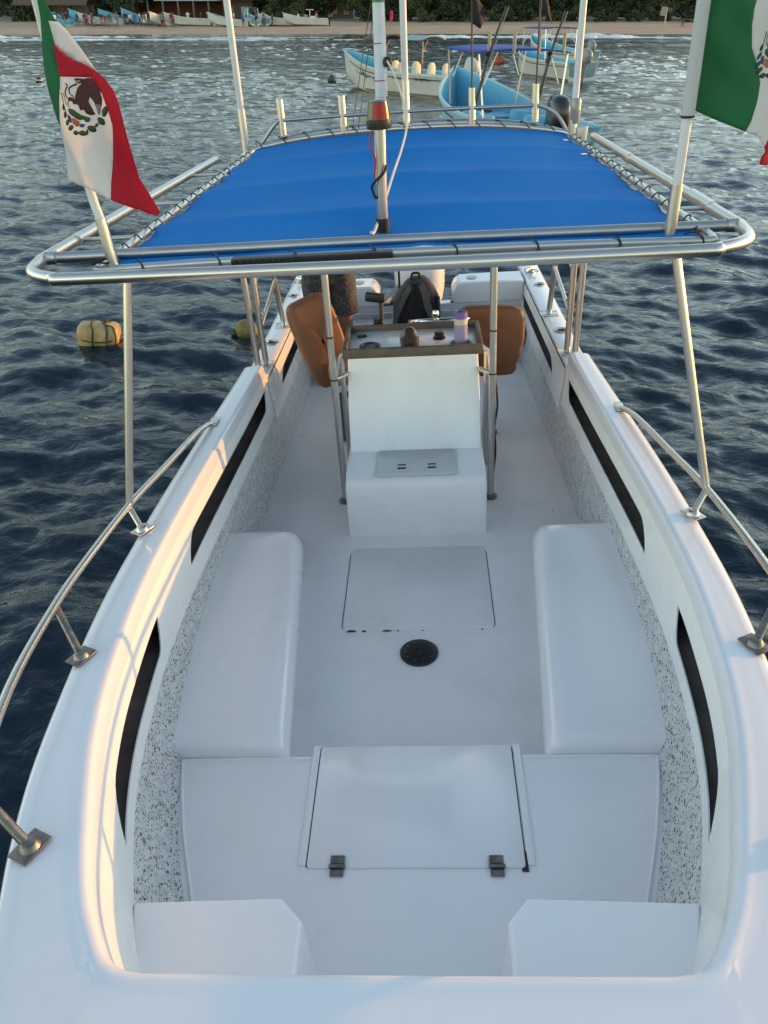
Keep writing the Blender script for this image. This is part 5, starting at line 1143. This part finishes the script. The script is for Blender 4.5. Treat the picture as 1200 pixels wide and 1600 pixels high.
# beached pangas
BEACHG = 'pangas drawn up on the beach'
BL = [ # S, D, heading deg (0 = bow away), pitch, inside, outer, awn, engine, label
 (-46.4, 133, 40, 3, CY_, CYB, 0, None, 'white beached panga just right of the left flag tip'),
 (-44.0, 140, 115, 9, CY_, CYB, 0, None, 'blue beached panga with raised bow beside the green trees'),
 (-41.5, 136, 95, 2, CYB, HW, 0, None, 'low white beached panga in front of the raised blue one'),
 (-39.8, 140, 130, 7, CY_, CYB, 0, OBG, 'beached turquoise panga before the first group of people'),
 (-37.4, 141, 150, 10, CY_, CYB, 0, None, 'turquoise beached panga with its bow raised among the people'),
 (-35.0, 138, 120, 5, CYB, CYB, 0, None, 'flat white and blue beached panga left of the white shirts'),
 (-32.6, 135, 170, 5, CY_, HW, 0, None, 'small turquoise beached panga pointing at the water'),
 (-28.3, 134, 98, 2, CYB, HW, 0, OBG, 'long white beached panga behind the person in red'),
 (-22.2, 133, 75, 4, CY_, HW, 0, OBG, 'white beached panga with turquoise bow left of the white pole'),
 (-19.2, 134, 20, 1, CY_, HW, 1, OBK, 'beached panga with awning frame just right of the white pole'),
 (-17.6, 136, 10, 1, CY_, HW, 0, OBG, 'white beached panga seen from its stern beside the awning one'),
 (-14.9, 135, 95, 1, CYB, HW, 0, OBG, 'low grey white beached panga with a box on it'),
 (-11.2, 134, 85, 1, CYB, HW, 2, OBK, 'white beached panga with a small T-shaped top at the right end of the row')]
for S, D, hd, pt, ins, outm, aw, en, lab in BL:
    e, off, rows = panga('panga_boat', lab, S, D, beach_z(S, D)+.22, R(hd), 6.4, 1.8, .75, .6, ins, outm, BEACHG, en, R(-10), 2, False, R(pt))
    if aw == 1: awning(e, off, 1.6, 3.6, .8, 2.0, GREYTOP, True, .75)
    if aw == 2: awning(e, off, 2.2, 3.2, .55, 1.75, WPLAST, False); g = G(); g.tube([Vector((0, 2.7, .2))+off, Vector((0, 2.7, 1.78))+off], .05, 8); g.box(Vector((0, 2.2, .7))+off, (.8, .7, .6), bev=.05); g.build('console', WPLAST, e)
# people on the beach
BODY = {k: body_mesh(k, 1) for k in ('stand', 'walk', 'reach')}
def cloth_col(n, c): return mat('cloth_'+n, c, .85)
CC = {'white': (.62, .62, .60), 'red': (.42, .03, .03), 'black': (.015, .015, .017), 'navy': (.02, .03, .07), 'grey': (.18, .18, .18), 'blue': (.05, .13, .30), 'tan': (.35, .25, .15), 'maroon': (.15, .02, .03), 'green': (.04, .12, .06), 'skin': None, 'pink': (.50, .18, .22)}
def beach_person(S, D, pose, shirt, short, rz, lab, hair=HAIR):
    me = BODY[pose].copy(); cs = lambda n: SKIN if n == 'skin' else cloth_col(n, CC[n])
    for m in (SKIN, cs(shirt), cs(short), hair): me.materials.append(m)
    for p in me.polygons:
        c = p.center; z = c.z; ax = abs(c.x)
        if z > 1.66 or (z > 1.56 and c.y > .03 and ax < .12): i = 3
        elif .95 < z < 1.44 and (ax < .21 or z > 1.18): i = 1
        elif .52 < z <= .97 and ax < .215: i = 2
        else: i = 0
        p.material_index = i
    o = bpy.data.objects.new('person', me); COL.objects.link(o); me.polygons.foreach_set('use_smooth', [True]*len(me.polygons))
    o.matrix_world = Matrix.Translation(W(S, D, beach_z(S, D))) @ Matrix.Rotation(rz, 4, 'Z') @ Matrix.Scale(random.uniform(.95, 1.06), 4)
    tag(o, lab, 'person', 'people on the beach')
PL = [(-46.0, 131, 'stand', 'white', 'navy', 'person in white shirt at the left end of the beached boats'), (-45.2, 132, 'stand', 'black', 'black', 'person all in black beside the leftmost beached boat'), (-44.9, 130.5, 'walk', 'maroon', 'black', 'person in maroon walking near the leftmost beached boat'),
 (-42.6, 131, 'stand', 'red', 'black', 'person in red top in front of the raised blue boat'), (-41.9, 130.5, 'walk', 'black', 'white', 'person in black top and white shorts walking by the low white boat'), (-41.2, 131, 'stand', 'green', 'black', 'person in green top between the blue boats'), (-40.9, 132, 'stand', 'black', 'tan', 'person in black top and tan shorts between the blue boats'),
 (-39.2, 130, 'reach', 'maroon', 'grey', 'person in maroon reaching into a turquoise boat'), (-38.6, 131, 'stand', 'green', 'tan', 'person in green top and tan shorts before the raised turquoise bow'), (-37.6, 129, 'walk', 'tan', 'white', 'person in tan top nearest the water'), (-37.1, 129.5, 'stand', 'grey', 'skin', 'bare legged person in grey top near the water'), (-36.6, 131, 'stand', 'black', 'grey', 'person in black top and grey shorts in the crowd'),
 (-36.1, 131.5, 'walk', 'white', 'black', 'person in white shirt walking left of the crowd centre'), (-35.3, 130, 'stand', 'blue', 'grey', 'person in blue shirt beside the flat boat'), (-34.5, 131, 'stand', 'white', 'black', 'person in bright white shirt and black shorts in the crowd'), (-34.0, 130.5, 'stand', 'grey', 'white', 'person in grey top and white shorts in the crowd'), (-33.5, 130, 'walk', 'white', 'tan', 'person in white shirt and tan shorts right of the crowd'),
 (-33.0, 131, 'stand', 'maroon', 'black', 'person in maroon top right of the crowd'), (-32.4, 131, 'reach', 'black', 'navy', 'person in black leaning towards the small turquoise boat'), (-31.6, 131, 'stand', 'navy', 'black', 'person in navy at the bow of the long white boat'), (-30.9, 131, 'stand', 'grey', 'navy', 'person in grey top before the long white boat'), (-29.4, 131, 'stand', 'red', 'navy', 'person in bright red jacket before the long white boat'),
 (-28.7, 137.5, 'stand', 'white', 'grey', 'person in white standing behind the long white boat'), (-26.6, 131.5, 'stand', 'black', 'black', 'person in black at the stern of the long white boat'), (-24.0, 131, 'stand', 'black', 'navy', 'person in black at the bow of the boat left of the white pole'), (-21.8, 136.5, 'stand', 'white', 'navy', 'person in white behind the boat left of the white pole'),
 (-19.9, 131, 'stand', 'blue', 'black', 'person in blue beside the awning boat'), (-17.0, 131.5, 'stand', 'black', 'grey', 'person in black at the stern right of the awning boat'), (-12.6, 136.5, 'stand', 'white', 'tan', 'person in white aboard the boat with the T-shaped top'), (-10.0, 131.5, 'stand', 'pink', 'black', 'person in pink top at the right end of the boats')]
PL += [(-47.2, 134, 'stand', 'navy', 'black', 'person in navy half hidden by the left flag'), (-43.6, 133, 'walk', 'black', 'blue', 'person in black top and blue shorts by the raised blue boat'), (-43.1, 134, 'stand', 'black', 'grey', 'person in black behind the person in red top'), (-40.2, 133, 'stand', 'navy', 'tan', 'person in navy top and tan shorts by the turquoise boat'), (-39.6, 134, 'walk', 'black', 'green', 'person in black top and green shorts by the turquoise boat'), (-38.1, 133, 'stand', 'black', 'maroon', 'person in black top and maroon shorts in the crowd'), (-36.9, 134, 'reach', 'navy', 'white', 'person in navy top and white shorts reaching out in the crowd'), (-35.7, 133, 'stand', 'maroon', 'navy', 'person in maroon top and navy shorts in the crowd'), (-34.8, 134, 'walk', 'black', 'white', 'person in black top and white shorts right of the crowd centre'), (-33.8, 133, 'stand', 'navy', 'grey', 'person in navy top and grey shorts right of the crowd centre'), (-32.0, 134, 'stand', 'black', 'maroon', 'person in black top and maroon shorts by the small turquoise boat'), (-30.2, 133, 'walk', 'black', 'grey', 'person in black walking left of the red jacket'), (-25.4, 134, 'stand', 'navy', 'black', 'person in navy between the two white boats'), (-18.3, 133, 'stand', 'maroon', 'black', 'person in maroon between the two sterns'), (-15.8, 133, 'stand', 'navy', 'grey', 'person in navy by the low boat with a box')]
for i, (S, D, ps, sh, so, lab) in enumerate(PL): beach_person(S+random.uniform(-.35, .35), D+random.uniform(-1.5, 3.0)*(D < 133), ps, sh, so, random.uniform(0, 6.28), lab)
# pink flag on a stick, driftwood table, wooden frame, rocks
fx = empty('marker_flag', 'bright pink flag on a stick on the sand behind the mast', 'flag', Matrix.Translation(W(.8, 126, beach_z(.8, 126))))
g = G(); g.tube([(0, 0, 0), (.05, 0, 2.2)], .03, 6); g.build('stick', TEAK, fx)
g = G(); g.grid([[Vector((.05+.35*u+.06*math.sin(z*5), .1*math.sin(u*4+z*3), z)) for u in (0, .4, .8, 1)] for z in (1.0, 1.4, 1.8, 2.2)]); g.build('cloth', mat('pink_cloth', (.60, .03, .12), .8, trans=.3), fx)
fr = empty('bench_table', 'low wooden table and bench on the open sand at the right', 'table', Matrix.Translation(W(44.5, 134, beach_z(44.5, 134))))
DW = mat('driftwood', (.14, .11, .085), .85, var=.2, vscale=2)
g = G(); g.box((0, 0, .8), (3.0, 1.2, .12)); g.build('table_top', DW, fr)
for x in (-1.3, 1.3):
    for y in (-.5, .5): g = G(); g.tube([(x, y, 0), (x*.95, y*.8, .78)], .07, 6); g.build('leg', DW, fr)
g = G(); g.box((-.2, -1.2, .45), (2.6, .35, .09)); g.build('bench_seat', DW, fr)
lt = empty('lookout_post', 'pale wooden lookout post with a board on the open sand at the right', 'post', Matrix.Translation(W(40.0, 132, beach_z(40, 132))))
g = G(); g.tube([(0, 0, 0), (0, 0, 2.3)], .09, 7); g.build('post', mat('pale_wood', (.42, .38, .32), .8), lt); g = G(); g.box((-.35, 0, 1.9), (.9, .1, 1.1), Matrix.Rotation(.15, 3, 'Y'), bev=.02); g.build('board', mat('sun_bleached_board', (.30, .28, .26), .85, var=.15), lt); g = G(); g.box((.45, 0, 2.1), (.5, .1, .45), bev=.02); g.build('small_board', DW, lt)
for k, (S, D, r_, lab) in enumerate([(-3.9, 108.5, .75, 'larger dark rock in the surf left of the mast'), (-2.5, 108.8, .5, 'smaller dark rock in the surf left of the mast')]):
    bm = bmesh.new(); bmesh.ops.create_icosphere(bm, subdivisions=3, radius=r_)
    for v in bm.verts: v.co *= 1+.25*math.sin(v.co.x*7/r_+k)*math.sin(v.co.y*5/r_)+.12*math.sin(v.co.z*9/r_); v.co.z *= .55; v.co.x *= 1.6
    me = bpy.data.meshes.new('rock'); bm.to_mesh(me); bm.free(); o = link('rock', me, mat('dark_rock', (.07, .065, .055), .9, var=.2, vscale=3), None); o.location = W(S, D, .05); tag(o, lab, 'rock', 'rocks in the surf')

# =================================================================== BUILDINGS behind the beach
CONC = mat('stained_concrete', (.16, .155, .15), .85, var=.2, vscale=.8); DARKW = mat('dark_timber', (.06, .045, .035), .8, var=.2, vscale=2); FASC = mat('pale_blue_fascia', (.40, .47, .50), .6, var=.1, vscale=1); GLASSD = mat('dark_glass', (.02, .025, .03), .1); THATCH = mat('palm_thatch', (.12, .09, .055), .95, bump=.8, bscale=6, var=.2, vscale=3); BLUEW = mat('pale_blue_wall', (.22, .30, .36), .8, var=.1, vscale=.6); BRICKD = mat('red_brown_wall', (.16, .075, .05), .85, var=.15, vscale=.8)
def bz(S, D): return beach_z(S, D)
# beach restaurant
S0, D0 = -33.5, 158; e = empty('beach_restaurant', 'dark open-fronted beach restaurant with pale fascia and pillars behind the crowd', 'building', Matrix.Translation(W(S0, D0, bz(S0, D0))) @ Matrix.Rotation(HEAD, 4, 'Z'))
g = G(); g.box((0, 7, 2.0), (19, .3, 4.0)); g.box((-9.4, 3.4, 2), (.3, 7, 4)); g.box((9.4, 3.4, 2), (.3, 7, 4)); g.build('wall', BRICKD, e)
g = G(); g.box((0, 3.4, .06), (19.4, 7.6, .12)); g.build('terrace', CONC, e)
for x in np.linspace(-9, 9, 8): g = G(); g.box((x, .1, 1.45), (.28, .28, 2.9), bev=.03); g.build('pillar', CONC, e)
g = G(); g.box((2.5, -.05, 3.02), (15.5, .22, .38), bev=.02); g.box((0, 3.4, 3.3), (19.6, 7.4, .2)); g.build('fascia', FASC, e)
g = G(); g.box((0, 6.8, 5.0), (19.2, .3, 3.2)); g.box((0, 3.5, 6.7), (20, 8, .25)); g.build('upper_storey', CONC, e)
for x in np.linspace(-8, 8, 6): g = G(); g.box((x, 6.6, 4.9), (1.7, .16, 1.5), bev=.02); w_ = g.build('window', DARKW, e); g = G(); g.box((x, 6.52, 4.9), (1.5, .06, 1.3)); g.build('pane', GLASSD, w_)
for x in np.linspace(-8.5, 8.5, 14): g = G(); g.box((x, .15, 3.9), (.07, .07, 1.0)); g.build('baluster', DARKW, e)
g = G(); g.box((0, .15, 4.42), (18.4, .1, .1)); g.build('handrail', DARKW, e)
# thatched shelter at the far left
S0, D0 = -54, 152; e = empty('thatched_shelter', 'low thatched beach shelter left of the left flag', 'shelter', Matrix.Translation(W(S0, D0, bz(S0, D0))) @ Matrix.Rotation(HEAD, 4, 'Z'))
for x in (-5, -1.7, 1.7, 5):
    for y in (0, 4): g = G(); g.tube([(x, y, 0), (x+.05, y, 2.5)], .13, 8); g.build('post', DARKW, e)
g = G(); g.grid([[(x, y, z) for x in np.linspace(-6, 6, 14)] for y, z in ((-.9, 2.15), (-.9, 2.35), (2, 4.0), (4.9, 2.35), (4.9, 2.15))]); g.build('roof', THATCH, e)
g = G(); g.box((0, 4.4, 1.1), (11, .2, 2.2)); g.build('wall', CONC, e)
# blue house among the trees
S0, D0 = -9.0, 168; e = empty('house', 'pale blue two-storey house half hidden among the trees', 'building', Matrix.Translation(W(S0, D0, bz(S0, D0))) @ Matrix.Rotation(HEAD, 4, 'Z'))
g = G(); g.box((0, 4, 3), (7, 6, 6)); g.build('wall', BLUEW, e)
g = G(); g.box((0, .6, 2.9), (7.4, 1.4, .18)); g.build('balcony', FASC, e)
for x in np.linspace(-3.4, 3.4, 10): g = G(); g.box((x, .0, 3.45), (.06, .06, .95)); g.build('baluster', FASC, e)
for x in (-2.2, 0, 2.2):
    for z in (1.2, 4.3): g = G(); g.box((x, .97, z), (1.3, .14, 1.5), bev=.02); w_ = g.build('window', DARKW, e); g = G(); g.box((x, .9, z), (1.1, .06, 1.3)); g.build('pane', GLASSD, w_)
g = G(); g.prism([(-4, 6), (4, 6), (0, 7.8)], 'y', .6, 7.4); g.build('roof', mat('tile_roof', (.22, .09, .06), .85), e)
# dark hut between restaurant and trees
S0, D0 = -24.5, 155; e = empty('beach_hut', 'dark timber hut with shaded front right of the restaurant', 'building', Matrix.Translation(W(S0, D0, bz(S0, D0))) @ Matrix.Rotation(HEAD, 4, 'Z'))
g = G(); g.box((0, 3.5, 1.7), (5, 4, 3.4)); g.build('wall', DARKW, e)
g = G(); g.prism([(-3.2, 3.0), (3.2, 3.0), (3.2, 3.2), (0, 4.8), (-3.2, 3.2)], 'y', .2, 6); g.build('roof', THATCH, e)
g = G(); g.box((-1.2, 1.46, 1.05), (1, .1, 2.1), bev=.02); g.build('door', CONC, e)
g = G(); g.box((1.2, 1.46, 1.6), (1.3, .1, 1), bev=.02); g.build('shutter', BLUEW, e)

# =================================================================== TREES
LEAF = [mat('leaf_dark', (.030, .050, .018), .7, col2=(.018, .032, .012), vscale=.8), mat('leaf_mid', (.055, .075, .022), .7, col2=(.03, .045, .015), vscale=.8), mat('leaf_olive', (.075, .082, .028), .7, col2=(.04, .05, .018), vscale=.8)]
BARK = mat('bark', (.07, .055, .042), .9, bump=.6, bscale=12)
def crown_mesh(seed, rx, ry, rz, zc, n, size):
    r = np.random.default_rng(seed); cl = []
    for k in range(34):
        d = r.normal(size=3); d /= np.linalg.norm(d); q = d*np.array([rx, ry, rz])*(.45+.55*r.random()**.5); q[2] += zc; cl.append((q, .22*(rx+rz)*.5*(.8+.7*r.random())))
    v = []; f = []
    for i in range(n):
        q, s = cl[r.integers(len(cl))]; d = r.normal(size=3); d /= np.linalg.norm(d); p = q+d*s*r.random()**.33*np.array([1.25, 1.25, .8])
        a = r.normal(size=3); a /= np.linalg.norm(a); b = np.cross(a, r.normal(size=3)); b /= np.linalg.norm(b); L = size*(.6+.8*r.random()); w_ = L*.45
        k = len(v); v += [tuple(p-a*L), tuple(p+b*w_), tuple(p+a*L), tuple(p-b*w_)]; f.append((k, k+1, k+2, k+3))
    me = bpy.data.meshes.new('crown'); me.from_pydata(v, [], f); return me
CROWNS = [crown_mesh(21, 4.6, 4.2, 3.6, 4.6, 4200, .26), crown_mesh(22, 5.2, 4.6, 4.2, 5.4, 4800, .26), crown_mesh(23, 3.8, 3.8, 3.0, 3.7, 3600, .22), crown_mesh(24, 5.6, 5.0, 4.6, 5.6, 5200, .28)]
CR = []
for me in CROWNS:
    row = []
    for m in LEAF: q = me.copy(); q.materials.append(m); row.append(q)
    CR.append(row)
def trunk_mesh(h, r_, seed):
    rr = random.Random(seed); g = G(); g.tube([(0, 0, -.4), (.1, .05, h*.3), (.2*rr.uniform(-1, 1), .1, h*.6), (.3*rr.uniform(-1, 1), .1, h)], [r_*1.3, r_, r_*.75, r_*.35], 8)
    for k in range(6):
        a = rr.uniform(0, 6.28); z = h*rr.uniform(.3, .7); l = h*rr.uniform(.35, .55); g.tube([(0.05, .05, z), (l*.5*math.cos(a), l*.5*math.sin(a), z+l*.35), (l*math.cos(a), l*math.sin(a), z+l*.55)], [r_*.5, r_*.3, r_*.1], 6)
    me = bpy.data.meshes.new('trunk'); me.from_pydata(g.v, [], g.f); me.materials.append(BARK); me.polygons.foreach_set('use_smooth', [True]*len(me.polygons)); return me
TR = [trunk_mesh(4.5, .22, 1), trunk_mesh(5.2, .26, 2), trunk_mesh(3.6, .18, 3), trunk_mesh(5.5, .28, 4)]
SP = [(-64, 172), (-58, 165), (-49.5, 163), (-45.5, 158), (-42, 166), (-20.5, 162), (-16.5, 158), (-13.5, 163), (-4.0, 160), (.5, 164), (4.5, 158), (9.0, 165), (12.5, 159), (17, 164), (21, 158), (26, 165), (30, 159), (34.5, 164), (39, 160), (43.5, 166), (48, 160), (53, 165), (58, 160), (64, 166), (71, 162), (-71, 166), (-26, 170), (-34, 174)]
SPOTW = ['leftmost of the trees along the beach', 'bushy tree behind the thatched shelter', 'tree left of the left flag cloth', 'olive green tree right of the left flag top', 'tree behind the raised blue beached boat', 'tree right of the dark hut', 'tree above the beached awning boat', 'tree left of the pale blue house', 'tree right of the pale blue house', 'tree behind the pink marker flag', 'tree just right of the mast', 'tree between the two centre poles', 'tree left of the middle black pennant', 'tree behind the middle black pennant', 'tree right of the middle black pennant', 'tree left of the right black pennant', 'tree behind the right black pennant', 'tree left of the right white pole', 'tree behind the lookout post', 'tree behind the sand table', 'tree right of the sand table', 'tree left of the right flag pole', 'tree behind the right flag pole', 'tree behind the right flag cloth', 'rightmost of the trees along the beach', 'tree at the far left edge', 'tree behind the dark hut roof', 'tree behind the restaurant roof']
for i, ((S, D), lab) in enumerate(zip(SP, SPOTW)):
    k = i % 4; e = empty('tree', 'dense green '+lab, 'tree', Matrix.Translation(W(S, D, bz(S, D)-.1)) @ Matrix.Rotation(random.uniform(0, 6.28), 4, 'Z') @ Matrix.Scale(random.uniform(.85, 1.2), 4), 'trees along the beach')
    o = bpy.data.objects.new('trunk', TR[k]); COL.objects.link(o); o.parent = e
    o = bpy.data.objects.new('crown', CR[k][(i*7+i//3) % 3]); COL.objects.link(o); o.parent = e
# wooded slope behind, one mass
def woodland():
    r = np.random.default_rng(77); n = 26000; v = []; f = []
    for i in range(n):
        S = r.uniform(-190, 190); D = 176+r.random()**1.4*120; b = 1.6+max(0, D-180)*.13; z = b+r.random()*(5+2.5*math.sin(S*.35)+2*math.sin(S*.13+D*.1)); L = .7+.6*r.random()
        p = np.array(W(S, D, z)); a = r.normal(size=3); a /= np.linalg.norm(a); c = np.cross(a, r.normal(size=3)); c /= np.linalg.norm(c); k = len(v)
        v += [tuple(p-a*L), tuple(p+c*L*.5), tuple(p+a*L), tuple(p-c*L*.5)]; f.append((k, k+1, k+2, k+3))
    me = bpy.data.meshes.new('woodland'); me.from_pydata(v, [], f); me.materials.append(LEAF[0]); o = bpy.data.objects.new('woodland', me); COL.objects.link(o); tag(o, 'dark wooded slope behind the beach trees', 'woodland', kind='stuff')
woodland()
# shrubs at the foot of the trees
SHR = crown_mesh(31, 2.4, 1.6, 1.1, .8, 1500, .20); SH = []
for m in LEAF: q = SHR.copy(); q.materials.append(m); SH.append(q)
for i, S in enumerate([-66, -60, -47, -43, -18, -14.5, -2, 2.5, 7, 11, 15, 19.5, 23.5, 28, 32, 36.5, 41.5, 46, 51, 56, 61, 67]):
    D = 152+(i*37 % 5); o = bpy.data.objects.new('shrub', SH[i % 3]); COL.objects.link(o); o.matrix_world = Matrix.Translation(W(S, D, bz(S, D))) @ Matrix.Rotation(i*1.7, 4, 'Z') @ Matrix.Scale(1+.25*math.sin(i*2.3), 4)
    tag(o, 'low green shrub in the hedge at the back of the sand', 'shrub', 'shrubs at the back of the sand')
